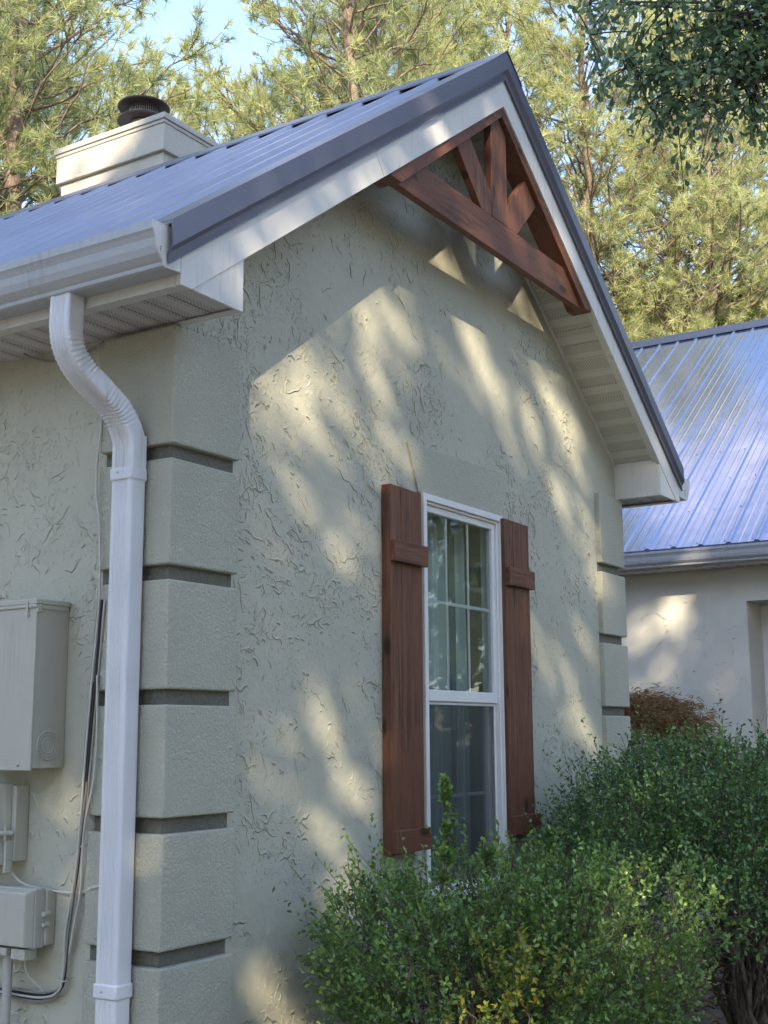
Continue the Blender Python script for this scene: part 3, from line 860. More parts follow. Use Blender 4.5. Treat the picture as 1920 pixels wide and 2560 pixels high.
mb.box(wx, wx + .5, wy0 + .2, DY0, GZ - .1, 1.40); mb.box(wx, wx + .5, DY1, wy1 - .3, GZ - .1, 1.40); mb.box(wx, wx + .5, DY0, DY1, DZ1, 1.40)
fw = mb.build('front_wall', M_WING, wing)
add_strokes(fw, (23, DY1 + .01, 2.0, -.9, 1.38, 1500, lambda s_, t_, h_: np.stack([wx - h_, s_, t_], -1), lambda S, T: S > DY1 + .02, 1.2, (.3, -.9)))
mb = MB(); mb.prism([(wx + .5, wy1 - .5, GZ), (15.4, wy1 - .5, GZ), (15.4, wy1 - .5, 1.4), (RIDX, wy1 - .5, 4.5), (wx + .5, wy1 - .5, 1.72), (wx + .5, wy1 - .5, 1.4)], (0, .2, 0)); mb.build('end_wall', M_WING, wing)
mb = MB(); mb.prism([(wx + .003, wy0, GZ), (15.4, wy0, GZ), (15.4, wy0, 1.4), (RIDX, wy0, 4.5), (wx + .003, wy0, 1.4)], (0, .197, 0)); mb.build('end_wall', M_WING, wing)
mb = MB(); mb.box(15.4, 15.6, wy0 + .2, wy1 - .3, GZ, 1.4); mb.build('rear_wall', M_WING, wing)
mb = MB(); mb.box(6.925, 6.945, wy0, wy1, 1.328, 1.525); mb.build('fascia_board', M_WHITE, wing)
mb = MB()
y = wy0
while y < wy1:
    mb.box(6.945, wx, y, y + .0956, 1.336, 1.342); mb.box(6.945, wx, y + .0958, y + .1014, 1.341, 1.346); y += .1016
mb.build('eave_soffit', M_SOFY, wing)
prof = [(6.9245, 1.495), (6.9245, 1.362), (6.852, 1.358), (6.845, 1.362), (6.843, 1.374), (6.836, 1.380), (6.820, 1.396), (6.812, 1.418), (6.808, 1.442), (6.800, 1.458), (6.794, 1.466), (6.792, 1.485), (6.804, 1.486), (6.804, 1.479)]
gm = MB(); gm.sweep(None, [[(x, yy, z - .010) for x, z in prof] for yy in (wy0, wy1)], False, False)
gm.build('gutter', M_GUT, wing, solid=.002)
# recessed door
dr = MB(); dr.box(wx + .14, wx + .18, DY0 + .0, DY1 - .0, GZ, DZ1); dr.v = dr.v
door = MB(); frame(door, 0, 1, 0, 1, .1, 0, 1)
door = MB()
for (ya, yb, za, zb_) in ((DY0 + .001, DY0 + .07, GZ, DZ1 - .001), (DY1 - .07, DY1 - .001, GZ, DZ1 - .001), (DY0 + .07, DY1 - .07, DZ1 - .071, DZ1 - .001)):
    door.box(wx + .38, wx + .47, ya, yb, za, zb_)
door_o = door.build('door_frame', M_VINYL, wing, bevel=.003)
mb = MB(); mb.box(wx + .42, wx + .46, DY0 + .072, DY1 - .072, GZ, DZ1 - .074); mb.build('door', M_WHITE, door_o, bevel=.003)
mb = MB()
mb.box(wx + .414, wx + .4195, DY0 + .20, DY1 - .20, -.2, .85); mb.build('door_glass', paint('door_glass_dark', (.05, .06, .07), .05, .02, bumpd=0), door_o)
mb = MB(); mb.box(wx + .372, wx + .3795, DY1 - .062, DY1 - .045, .13, .22); mb.build('hinge', paint('brass_hinge', (.55, .42, .16), .35, .05, metal=.6), door_o, bevel=.002)

# ================================================================== utility boxes on the side wall
X0 = PW
def boxthing(name, loc, label, cat): return thing(name, loc, label, cat)
mtr = thing('meter_box', (X0, .64, -.10), 'large grey-green electrical panel box with knockout rings on side wall', 'electrical box')
mb = MB(); mb.box(-.112, X0 - .001, .4805, .82, -.105, .440); mb.build('enclosure', M_BOX, mtr, bevel=.003)
mb = MB(); mb.box(-.122, -.1125, .478, .825, -.112, .437); mb.build('front_cover', M_BOX, mtr, bevel=.003)
mb = MB(); mb.box(-.128, X0 - .002, .4725, .83, .4405, .458); mb.box(-.128, -.1222, .4725, .83, .428, .4402)
mb.box(-.1215, -.102, .4725, .4802, .412, .4402); mb.box(-.10, X0 - .01, .4742, .4802, .424, .4402); mb.build('rain_hood', M_BOX, mtr, bevel=.003)
mb = MB(); mb.box(-.131, -.1285, .512, .522, .40, .452); mb.box(-.1285, -.1225, .510, .524, .402, .414); mb.build('latch', M_BOX, mtr, bevel=.001)
mb = MB()
for rr in (.026, .038, .047):
    mb.tube([(-.047 + rr * math.cos(2*math.pi*k/36), .4800, -.030 + rr * 1.0 * math.sin(2*math.pi*k/36)) for k in range(37)], .0034, 8)
mb.lathe((0, 0, 0), [(0, 0)], 3) if False else None
mb.build('knockout_rings', M_BOX, mtr, smooth=True)
mb = MB(); mb.lathe((0, 0, 0), [(.0065, 0), (.0065, .003), (.004, .005), (0, .005)], 16); mb.v = [(-.122 - z, .535 + x, -.092 + y) for x, y, z in mb.v]
mb.build('screw', M_STEEL, mtr, smooth=True)

b2 = thing('service_box', (X0, .74, -.42), 'grey-green plastic box with round clasp just below the large panel box', 'service box')
mb = MB(); mb.box(-.030, X0 - .001, .640, .90, -.418, -.165); mb.build('back_plate', M_BOX, b2, bevel=.004)
mb = MB(); mb.prism([(-.0305, .658, -.430), (-.0305, .658, -.160), (-.062, .662, -.158), (-.078, .675, -.170), (-.078, .675, -.424)], (0, .24, 0))
mb.box(-.088, -.0785, .690, .90, -.40, -.18); mb.build('front_cover', M_BOX, b2, bevel=.004)
mb = MB(); mb.box(-.060, -.031, .6455, .6575, -.452, -.345); mb.build('hasp', M_BOX, b2, bevel=.002)
mb = MB(); mb.tube([(-.098, .668, -.322), (-.040, .640, -.322)], .0095, 14); mb.tube([(-.062, .650, -.345), (-.062, .650, -.300)], .006, 10); mb.build('clasp', M_BOX, b2, smooth=True)

b3 = thing('phone_box', (X0, .62, -.69), 'grey-green telephone junction box with side clips above the conduit', 'junction box')
mb = MB(); mb.box(-.012, X0 - .001, .492, .80, -.680, -.502); mb.build('back_plate', M_BOX, b3, bevel=.004)
mb = MB(); mb.box(-.055, -.0125, .498, .80, -.686, -.496); mb.prism([(-.0555, .500, -.684), (-.0555, .500, -.498), (-.088, .512, -.508), (-.088, .512, -.678)], (0, .29, 0)); mb.build('front_cover', M_BOX, b3, bevel=.004)
mb = MB()
for z in (-.578, -.612):
    mb.tube([(-.030, .488, z), (-.002, .488, z)], .0095 if z > -.6 else .007, 12)
    mb.box(-.012, 0, .484, .4975, z - .013, z + .008)
mb.build('clip', M_BOX, b3, bevel=.001)
mb = MB(); mb.box(-.075, -.020, .520, .585, -.722, -.6865); mb.box(-.080, -.020, .600, .80, -.712, -.6865); mb.build('cable_gland', M_BOX, b3, bevel=.004)
cd = MB(); cd.tube([(-.045, .628, -.7125), (-.045, .628, GZ)], .0155, 16)
tag(cd.build('conduit_pipe', M_COND, None, smooth=True, loc=(-.045, .628, GZ)), 'vertical grey conduit pipe running down below the telephone junction box', 'pipe')

# --- cables
def smooth_path(pts, n=10):
    K = [Vector(p) for p in pts]; K = [K[0]*2 - K[1]] + K + [K[-1]*2 - K[-2]]; out = []
    for i in range(1, len(K) - 2):
        p0, p1, p2, p3 = K[i-1:i+3]
        for j in range(n):
            t = j / n; out.append(.5 * ((2*p1) + (-p0+p2)*t + (2*p0-5*p1+4*p2-p3)*t*t + (-p0+3*p1-3*p2+p3)*t*t*t))
    out.append(K[-2]); return out
cb = thing('cable_bundle', (0, .42, -.8), 'bundle of pale and black cables hanging beside the white downspout', 'cable bundle')
main = [(.010, .345, 1.36), (.012, .318, 1.12), (-.004, .316, .93), (-.004, .312, .80), (-.006, .292, .70), (-.006, .286, .45), (-.006, .305, .18), (-.006, .330, -.15), (-.004, .346, -.356), (.004, .367, -.455), (.010, .404, -.634), (.012, .417, -.775), (.012, .440, -.818), (.012, .50, -.838), (.012, .60, -.845), (.012, .90, -.835)]
for i, (mat, dy, dz, r, start, wob) in enumerate(((M_CABW, -.004, .004, .0042, 5, .0), (M_CABB, .001, 0, .0050, 5, .002), (M_CABW, .007, -.004, .0040, 0, .003), (M_CABB, .010, -.008, .0036, 6, .004), (M_CABG, .014, -.012, .0036, 5, .003), (M_CABG, -.007, .007, .0034, 7, -.004))):
    rr = random.Random(i * 7 + 1); pts = []
    for k, p in enumerate(main[start:]):
        kk = k + start
        tight = .45 if kk in (8, 9, 10, 11) else 1.2
        low = min(1, max(0, (kk - 10) / 3))
        pts.append((p[0] - .006 * (i % 3), p[1] + dy * tight * (1 - low) + rr.uniform(-.003, .003), p[2] + (dz * 1.4) * low + rr.uniform(-.002, .002)))
    mb = MB(); mb.tube(smooth_path(pts, 8), r, 7); mb.build('cable', mat, cb, smooth=True)
loopp = [(-.012, .296, .20), (-.012, .288, .0), (-.012, .296, -.14), (-.012, .325, -.26), (-.010, .338, -.356), (0, .352, -.50), (.004, .376, -.60), (.006, .398, -.70)]
mb = MB(); mb.tube(smooth_path(loopp, 8), .0040, 7); mb.build('cable', M_CABW, cb, smooth=True)
for (y, z, dy2) in ((.346, -.356, .016), (.418, -.782, .017)):
    mb = MB(); mb.tube([(-.002 + .013 * math.cos(a), y + dy2 * math.sin(a), z + .002 * math.sin(a)) for a in [2*math.pi*k/16 for k in range(17)]], .0022, 6); mb.build('cable_tie', M_CABW, cb, smooth=True)
mb = MB(); mb.tube(smooth_path([(-.02, .675, -.44), (-.01, .643, -.474), (0, .604, -.494), (.01, .527, -.504), (.014, .463, -.509), (.014, .40, -.509), (.01, .354, -.503), (.0, .299, -.487), (-.008, .20, -.46)], 8), .0042, 7)
tag(mb.build('loose_cable', M_CABW, None, smooth=True, loc=(0, .463, -.509)), 'single grey cable sagging from the clasp box to the downspout', 'cable')
mb = MB(); mb.tube(smooth_path([(-.04, .555, -.722), (-.035, .552, -.76), (-.02, .540, -.79), (0, .522, -.815), (.008, .505, -.838)], 8), .0030, 6)
mb.tube(smooth_path([(-.045, .568, -.722), (-.045, .572, -.75), (-.045, .588, -.765), (-.045, .598, -.750), (-.045, .596, -.742)], 8), .0018, 5)
tag(mb.build('drop_wire', M_CABW, None, smooth=True, loc=(0, .54, -.78)), 'short white wire dropping from under the telephone box to the bundle', 'wire')
mb = MB(); mb.tube(smooth_path([(-.02, .72, 1.384), (.005, .70, 1.372), (.018, .64, 1.352), (.020, .53, 1.342), (.018, .42, 1.355), (.010, .345, 1.372)], 8), .0038, 6)
tag(mb.build('soffit_cable', M_CABG, None, smooth=True, loc=(0, .6, 1.36)), 'thin grey cable drooping under the eave soffit near the downspout elbow', 'cable')

# ================================================================== VEGETATION
def chain_tubes(segs, sides=5):
    """segs: list of (points(n,3), radii(n)) -> V, F quads"""
    Vs, Fs = [], []; b = 0
    for pts, rad in segs:
        pts = np.asarray(pts, float); n = len(pts); rad = np.asarray(rad, float)
        T = norm(np.gradient(pts, axis=0))
        ref = np.array([0, 0, 1.]) if abs(T[0][2]) < .9 else np.array([1., 0, 0])
        A = norm(np.cross(T, ref)); B = np.cross(T, A)
        ang = np.arange(sides) * 2 * np.pi / sides
        ring = pts[:, None] + rad[:, None, None] * (A[:, None] * np.cos(ang)[None, :, None] + B[:, None] * np.sin(ang)[None, :, None])
        Vs.append(ring.reshape(-1, 3))
        i = np.arange(n - 1)[:, None] * sides; k = np.arange(sides)[None]
        k2 = (k + 1) % sides
        Fs.append(np.stack([i + k, i + k2, i + sides + k2, i + sides + k], -1).reshape(-1, 4) + b)
        b += n * sides
    return np.concatenate(Vs), np.concatenate(Fs)

def make_pine(seed, h, base_z, spread, warm):
    rg = np.random.default_rng(seed)
    tn = 26; tz = np.linspace(0, h, tn)
    wx_ = np.cumsum(rg.normal(0, .035, tn)); wy_ = np.cumsum(rg.normal(0, .035, tn)); wx_[0] = wy_[0] = 0
    trunk = np.stack([wx_, wy_, tz], 1); trad = .17 * (h / 16) * (1 - tz / h) ** .8 + .018
    limbs = []; tips = []; tdir = []
    z = base_z
    while z < h - .25:
        t = z / h; f = (z - base_z) / (h - base_z)
        c = np.array([np.interp(z, tz, wx_), np.interp(z, tz, wy_), z])
        nb = rg.integers(4, 6); a0 = rg.uniform(0, 6.28)
        for q in range(nb):
            a = a0 + q * 6.28 / nb + rg.normal(0, .3)
            Lb = spread * (1 - f) ** .65 * rg.uniform(.65, 1.15) * (.75 + .5 * min(1, f * 5)) + .35
            el = np.interp(f, [0, .5, 1], [.05, .45, 1.1]) + rg.normal(0, .12)
            n = 9; s = np.linspace(0, 1, n)
            hor = np.array([np.cos(a), np.sin(a), 0])
            side = np.array([-np.sin(a), np.cos(a), 0])
            wob = np.cumsum(rg.normal(0, .035, n)) * Lb; wob -= wob[0]
            wob2 = np.cumsum(rg.normal(0, .03, n)) * Lb; wob2 -= wob2[0]
            P = c + hor * (s * Lb * np.cos(el))[:, None] + side * wob[:, None]
            P[:, 2] += s * Lb * np.sin(el) + (s ** 2) * Lb * .22 + wob2
            limbs.append((P, .026 * (Lb / 3) ** .8 * (1 - s) ** .7 + .006))
            if rg.random() < .12 and f < .5: continue          # a bare dead limb
            ns = int(3 + Lb * 3.4)
            for k in range(ns):
                u = rg.uniform(.28, 1.0)
                b = np.array([np.interp(u, s, P[:, j]) for j in range(3)])
                Ls = Lb * .34 * (1.15 - u) + rg.uniform(.15, .35)
                sg = rg.choice([-1, 1])
                d = norm(hor * rg.uniform(.4, 1.) + side * sg * rg.uniform(.3, 1.1) + np.array([0, 0, rg.uniform(-.05, .8)]))
                m = 4; s2 = np.linspace(0, 1, m)
                Q = b + d * (s2 * Ls)[:, None]; Q[:, 2] += s2 ** 2 * Ls * .35
                Q[1:] += rg.normal(0, .03, (m - 1, 3))
                limbs.append((Q, np.linspace(.007, .004, m)))
                nt_ = rg.integers(2, 5)
                for w in range(nt_):
                    v = 1.0 if w == 0 else rg.uniform(.35, .95)
                    bb = np.array([np.interp(v, s2, Q[:, j]) for j in range(3)])
                    dd = norm(d + rg.normal(0, .55, 3) + np.array([0, 0, .55]))
                    lt = rg.uniform(.06, .22)
                    tips.append(bb + dd * lt); tdir.append(dd)
            tips.append(P[-1]); tdir.append(norm(P[-1] - P[-3]))
        z += rg.uniform(.32, .55)
    tips.append(trunk[-1]); tdir.append(np.array([0, 0, 1.]))
    tips = np.array(tips); tdir = np.array(tdir)
    n = len(tips)
    # needles
    K = 34
    T = np.repeat(tips, K, 0); D0 = np.repeat(tdir, K, 0)
    back = rg.uniform(0, .13, (n * K, 1)); D = norm(D0 * .75 + rg.normal(0, .62, (n * K, 3)))
    tuftvar = np.repeat(np.clip(rg.normal(.48 + warm, .2, n), 0, 1), K)
    P = T - D0 * back
    Ln = rg.uniform(.13, .23, (n * K, 1)); S = norm(np.cross(D, rg.normal(size=(n * K, 3)))) * .0052
    Vt = np.stack([P - S, P + S, P + D * Ln], 1).reshape(-1, 3)
    Ft = np.arange(n * K * 3).reshape(-1, 3)
    var = np.clip(tuftvar + rg.normal(0, .13, n * K), 0, 1)
    return (trunk, trad), limbs, (Vt, Ft, var), n

def pine_proto(name, loc, label, group, args):
    (tr, rad), limbs, (Vt, Ft, var), n = make_pine(*args)
    root = thing(name, loc, label, 'pine tree', group)
    L = np.array(loc)
    V, Fq = chain_tubes([(tr, rad)], 12); np_mesh('trunk', V + L, Fq, M_PBARK, root, smooth=True)
    V, Fq = chain_tubes(limbs, 4); np_mesh('branches', V + L, Fq, M_PBARK, root, smooth=True)
    np_mesh('crown', Vt + L, Ft, M_NEEDLE, root, var=var)
    return root
def copy_tree(root, loc, rz, sc, label):
    c = root.copy(); COL.objects.link(c); c.location = loc; c.rotation_euler = (0, 0, rz); c.scale = (sc, sc, sc)
    c['label'] = label
    for k in root.children:
        d = k.copy(); COL.objects.link(d); d.parent = c
    return c
G_P = 'pines behind the house'
protos = [pine_proto('pine_tree', (6.84, 9.13, GZ), 'pine with dense low crown directly behind the chimney', G_P, (11, 15.5, 2.0, 2.5, .02)),
          pine_proto('pine_tree', (11.57, 6.98, GZ), 'pine rising above the middle of the long roof edge, right of the sky gap', G_P, (23, 16.5, 2.5, 2.7, .06)),
          pine_proto('pine_tree', (16.88, 5.24, GZ), 'pine with bare reddish lower trunk visible above the far end of the gable', G_P, (35, 16., 3.2, 3.3, .16)),
          pine_proto('pine_tree', (18.4, 7.9, GZ), 'pine just right of the gable peak with drooping dark branches', G_P, (47, 16.5, 1.8, 3.1, .12))]
rt = random.Random(3)
for (p, x, y, sc, lab) in [
    (1, 5.9, 10.2, .95, 'pine at the far left edge of the picture, left of the chimney'),
    (3, 11.4, 14.2, 1.08, 'tall pine in the second row seen left of the chimney'),
    (2, 9.6, 12.3, .80, 'slimmer pine rising above the chimney flue cap'),
    (3, 10.85, 10.26, .71, 'low pine whose tip stands left of the open sky gap'), (3, 15.02, 13.05, .85, 'distant low pine at the foot of the open sky gap'),
    (0, 13.5, -7.5, 1.0, 'pine past the right side of the picture, seen only in the window glass'), (1, 17.5, -11.5, 1.1, 'second pine seen only mirrored in the window glass'), (2, 19.0, -6.5, 1.0, 'third pine seen only mirrored in the window glass'),
    (0, 17.15, 10.1, 1.2, 'pine in the back row seen over the upper part of the roof edge'),
    (3, 13.6, 8.1, .92, 'pine above the roof halfway between sky gap and gable peak'),
    (0, 16.0, 8.3, 1.0, 'pine just behind the gable peak on its left side'),
    (1, 19.64, 5.0, .95, 'pine with slender trunk right of the bare reddish trunk'),
    (3, 17.9, 3.6, .87, 'pine above the ridge of the blue roof near the right edge'),
    (2, 24.6, 5.79, 1.15, 'distant pine seen in the gap above the blue roof ridge'),
    (1, 20.23, 2.2, .88, 'pine at the far right edge behind the hanging oak leaves'),
    (3, 13.85, 10.67, .80, 'short pine whose top borders the open sky gap on its right')]:
    copy_tree(protos[p], (x, y, GZ), rt.uniform(0, 6.28), sc, lab)

# --- broadleaf trees
def broadleaf(name, loc, label, cat, h, crown_c, crown_r, nclump, per, leaf, mat, seed, bark=M_OBARK, group=None, shape='rhomb', trunk_r=.14, keep=None, droop=0.):
    """trunk, limbs reaching into the crown, and leaf clumps in the crown volume"""
    rg = np.random.default_rng(seed); L = np.array(loc, float)
    cc = np.array(crown_c, float); cr3 = np.array(crown_r, float)
    root = thing(name, loc, label, cat, group)
    n = 10; s = np.linspace(0, 1, n); top = cc.copy()
    P = L + (top - L) * s[:, None]; P[1:-1] += rg.normal(0, .08, (n - 2, 3))
    V, Fq = chain_tubes([(P, trunk_r * (1 - .75 * s))], 10); np_mesh('trunk', V, Fq, bark, root, smooth=True)
    C = norm(rg.normal(size=(nclump, 3))) * (rg.random((nclump, 1)) ** .38); C = cc + C * cr3
    if keep is not None: C = C[keep(C, rg)]
    limbs = []
    for k in range(0, len(C), max(1, len(C) // 160)):
        st = P[rg.integers(4, n)]; q = np.linspace(0, 1, 6)
        Q = st + (C[k] - st) * q[:, None]; Q[1:-1] += rg.normal(0, .12, (4, 3)) ; Q[:, 2] += np.sin(q * 3.14) * .25
        limbs.append((Q, trunk_r * .32 * (1 - q) ** .8 + .008))
    V, Fq = chain_tubes(limbs, 5); np_mesh('branches', V, Fq, bark, root, smooth=True)
    m = len(C) * per
    CP = np.repeat(C, per, 0); off = rg.normal(0, 1, (m, 3)) * np.array([.16, .16, .13]) * (leaf[2] if len(leaf) > 2 else 1)
    Pn = CP + off; D = norm(norm(off) + np.array([0, 0, -droop]) + rg.normal(0, .4, (m, 3)))
    V, Ft, k = leaves(rg, Pn, D, leaf[0] * rg.uniform(.7, 1.2, m), leaf[1] * rg.uniform(.8, 1.2, m), shape)
    cv = np.repeat(np.clip(rg.normal(.5, .22, len(C)), 0, 1), per)
    var = np.repeat(np.clip(cv + rg.normal(0, .15, m), 0, 1), k)
    np_mesh('crown', V, Ft, mat, root, var=var)
    return root
broadleaf('sweetgum_tree', (5.35, 7.6, GZ), 'bright yellow-green broadleaf tree at the left edge below the pines', 'broadleaf tree', 8, (5.35, 7.7, 3.1), (.95, .95, 1.25), 420, 24, (.10, .07), M_BRIGHT, 71)
broadleaf('understory_tree', (21.5, 3.6, GZ), 'small bright green tree showing above the blue roof ridge at right', 'broadleaf tree', 8, (21.5, 3.6, 7.0), (2.2, 2.2, 2.0), 700, 16, (.15, .11, 1.4), M_BRIGHT, 72)
broadleaf('understory_tree', (21.3, 6.3, GZ), 'leafy green understory tree beside the bare reddish pine trunk', 'broadleaf tree', 8, (21.3, 6.3, 6.6), (2.2, 2.2, 2.8), 800, 16, (.15, .11, 1.4), M_BRIGHT, 73)

# --- shade oaks that stand in front of the house, towards the sun
TAN = SUN.z / math.hypot(SUN.x, SUN.y)
hx, hy = -SUN.x / math.hypot(SUN.x, SUN.y), -SUN.y / math.hypot(SUN.x, SUN.y)
def uv(P):
    """where the sun ray through P lies: u sideways, v height at the origin line"""
    u = -hy * P[:, 0] + hx * P[:, 1]; v = P[:, 2] + (P[:, 0] * hx + P[:, 1] * hy) * TAN
    return u, v
# thin places in the crowns: (x, z) strokes on the gable wall with radius and strength
GAPS = [((.47, 1.24), (.70, 1.10), .13, 1.0), ((.60, 1.34), (.82, 1.44), .10, .85), ((.78, 1.05), (1.05, .70), .08, .5), ((1.00, 1.50), (1.15, 1.25), .12, .5),
        ((1.38, 1.92), (1.30, 1.62), .14, .95), ((1.30, 1.66), (1.50, 1.42), .11, .7), ((1.75, 1.80), (1.95, 1.50), .12, .5),
        ((2.15, 1.90), (2.34, 1.55), .14, .9), ((1.19, 1.38), (1.28, 1.15), .10, .75), ((1.56, 1.24), (1.64, 1.08), .09, .8), ((2.55, 1.85), (2.8, 1.6), .14, .55),
        ((3.05, 1.95), (3.38, 1.55), .18, 1.0), ((2.80, 1.45), (3.16, 1.22), .15, .9), ((3.14, 1.25), (3.52, .92), .15, .95), ((3.3, .75), (3.5, .4), .14, .5),
        ((2.78, .48), (2.98, .38), .12, .9), ((2.96, .42), (3.24, .02), .14, .9), ((3.1, .95), (3.2, .8), .10, .5),
        ((.70, .36), (.90, .06), .09, .95), ((.90, .06), (1.14, -.18), .10, .95), ((.60, -.16), (.95, -.32), .10, .8), ((.55, .10), (.70, -.1), .07, .45),
        ((.95, -.32), (1.08, -.58), .11, .9), ((1.26, .06), (1.36, -.08), .08, .7), ((1.14, .95), (1.24, .55), .08, .6), ((.62, .75), (.72, .55), .07, .45),
        ((.50, -.80), (.76, -1.1), .11, .85), ((1.15, -.6), (1.3, -.9), .10, .6),
        ((3.62, -.1), (3.8, -.4), .12, .7),
        ((1.90, 2.23), (1.95, 2.23), .18, 1.0), ((2.68, 2.24), (2.78, 2.26), .24, 1.0), ((2.3, 2.25), (2.4, 2.3), .10, .8)]
SGAPS = [((.66, .82), (.72, .68), .03, .7), ((.60, -.58), (.64, -.64), .06, .9), ((.50, -.16), (.54, -.24), .04, .7), ((.82, 1.10), (.86, 1.06), .05, .7),
         ((.11, -.55), (.14, -.75), .03, .4)]
gl = []
for (a, b, r_, w) in GAPS: gl.append((np.array([[a[0], PW, a[1]], [b[0], PW, b[1]]]), r_, w))
for (a, b, r_, w) in SGAPS: gl.append((np.array([[PW, a[0], a[1]], [PW, b[0], b[1]]]), r_, w))
gl.append((np.array([[2.18, 2.75, 3.60], [2.18, 3.0, 3.3]]), .25, 1.0))        # chimney
gl.append((np.array([[2.18, 2.4, 3.70], [2.18, 2.9, 3.7]]), .10, .8))
gl.append((np.array([[.25, .3, 1.95], [-.1, .5, 1.7]]), .10, .6))              # roof near the gutter
gl.append((np.array([[.45, -.28, 2.0], [.55, -.28, 2.1]]), .07, .5))
gl.append((np.array([[.95, -.28, 2.3], [1.0, -.28, 2.4]]), .06, .6))
gl.append((np.array([[1.5, -.28, 2.75], [1.55, -.28, 2.7]]), .06, .5))
gl.append((np.array([[7.15, 1.15, .85], [7.15, .80, 1.0]]), .17, .85))           # wing wall
gl.append((np.array([[7.15, 1.2, .3], [7.15, .9, .5]]), .16, .6))
gl.append((np.array([[7.15, .5, .1], [7.15, .35, .6]]), .14, .5))
gl.append((np.array([[3.96, -.0, .65], [3.96, -.0, .4]]), .09, .7))
gl.append((np.array([[.95, -1.2, -.55], [1.1, -1.2, -.75]]), .10, .8))         # front bush
gl.append((np.array([[2.6, -1.3, -.15], [3.6, -1.3, -.1]]), .16, .8))
gl.append((np.array([[1.0, -1.1, -.45], [1.5, -1.2, -.5]]), .16, .85))
gl.append((np.array([[.4, -.9, -.75], [.6, -1.0, -.95]]), .12, .9))
gl.append((np.array([[1.6, -1.2, -.3], [1.75, -1.2, -.4]]), .07, .5))
SEG = []
for P, r_, w in gl:
    u, v = uv(P); SEG.append((u[0], v[0], u[1], v[1], r_, w))
rgo = np.random.default_rng(8)
for _ in range(95):        # half-open places where the crowns thin out
    u0, v0 = rgo.uniform(-5.5, 1.6), rgo.uniform(-1.6, 7.6); l_ = rgo.uniform(.1, .5)
    SEG.append((u0, v0, u0 - .45 * l_, v0 - l_, rgo.uniform(.05, .17), rgo.uniform(.30, .50)))
def openness(C):
    u, v = uv(C); best = np.zeros(len(C))
    for (u0, v0, u1, v1, r_, w) in SEG:
        du, dv = u1 - u0, v1 - v0; L2 = du * du + dv * dv + 1e-9
        t = np.clip(((u - u0) * du + (v - v0) * dv) / L2, 0, 1)
        d = np.hypot(u - u0 - t * du, v - v0 - t * dv)
        best = np.maximum(best, w * np.clip(1.6 - d / (r_ + .015), 0, 1))
    return .96 * (1 - (1 - best) ** 3)
def shade_oak(seed, s, u, vc, ru, rs, rv, label, nleaf, extra=None):
    rg = np.random.default_rng(seed)
    bx_, by_ = -hy * u + hx * s, hx * u + hy * s
    # centre in plan at (u, s): x = -hy*u + hx*s, y = hx*u + hy*s
    zc = vc - TAN * s
    loc = (bx_, by_, GZ)
    root = thing('oak_tree', loc, label, 'oak tree', 'oaks standing in the front yard')
    P = norm(rg.normal(size=(nleaf, 3))) * (rg.random((nleaf, 1)) ** .36)
    C = np.stack([bx_ + (-hy * P[:, 0] * ru + hx * P[:, 1] * rs), by_ + (hx * P[:, 0] * ru + hy * P[:, 1] * rs), zc + P[:, 2] * rv], 1)
    op = openness(C)
    C = C[rg.random(len(C)) > op]
    m = len(C); D = norm(rg.normal(size=(m, 3)) + np.array([0, 0, -.2]))
    V, Ft, k = leaves(rg, C, D, .17 * rg.uniform(.8, 1.2, m), .13 * rg.uniform(.8, 1.2, m), 'rhomb', .3)
    np_mesh('crown', V, Ft, M_SHADE, root, var=np.repeat(rg.random(m), k))
    n = 12; q = np.linspace(0, 1, n); tr = np.array(loc) + np.array([0, 0, zc - GZ + rv * .3]) * q[:, None]; tr[1:, :2] += np.cumsum(rg.normal(0, .05, (n - 1, 2)), 0)
    V, Fq = chain_tubes([(tr, .26 * (1 - .8 * q) + .02)], 12); np_mesh('trunk', V, Fq, M_OBARK, root, smooth=True)
    limbs = []
    for i in range(26):
        st = tr[rg.integers(6, n)]; d = norm(rg.normal(size=3) * np.array([1, 1, .4]) + np.array([0, 0, .3])); Ll = rg.uniform(1.2, 2.6)
        qq = np.linspace(0, 1, 7); Q = st + d * (qq * Ll)[:, None]; Q[1:] += np.cumsum(rg.normal(0, .07, (6, 3)), 0)
        limbs.append((Q, .05 * (1 - qq) + .01))
    V, Fq = chain_tubes(limbs, 5); np_mesh('branches', V, Fq, M_OBARK, root, smooth=True)
shade_oak(101, -11.0, .4, 2.4, 2.9, 1.7, 5.0, 'front yard oak nearest the side wall with the panel box', 42000)
shade_oak(102, -12.0, -2.1, 2.6, 2.7, 1.7, 5.2, 'front yard oak facing the middle of the gable wall', 42000)
shade_oak(103, -11.5, -5.0, 4.6, 3.1, 1.7, 7.2, 'front yard oak facing the house wing', 52000)

# --- woods all round the yard, behind and beside the photographer
def woods():
    rg = np.random.default_rng(500); n = 52000
    ph = rg.uniform(R(32.5 + 42), R(32.5 + 360 - 42), n)
    top = 10.5 + 1.3 * np.sin(ph * 7) + 1.0 * np.sin(ph * 17 + 1) + .8 * np.sin(ph * 41 + 2)
    z = GZ + rg.random(n) ** .9 * (top - GZ); r = 27 + rg.uniform(0, 5, n) + 1.5 * np.sin(ph * 23)
    P = np.stack([r * np.cos(ph), -1 + r * np.sin(ph), z], 1)
    V, Ft, k = leaves(rg, P, rg.normal(size=(n, 3)), rg.uniform(.35, .75, n), rg.uniform(.25, .5, n), 'rhomb', .3)
    o = np_mesh('woods', V, Ft, M_SHADE, None, (0, -1, GZ), var=np.repeat(rg.random(n), k))
    tag(o, 'dense green woods surrounding the yard, mirrored in the window', 'woods', kind='stuff')
woods()

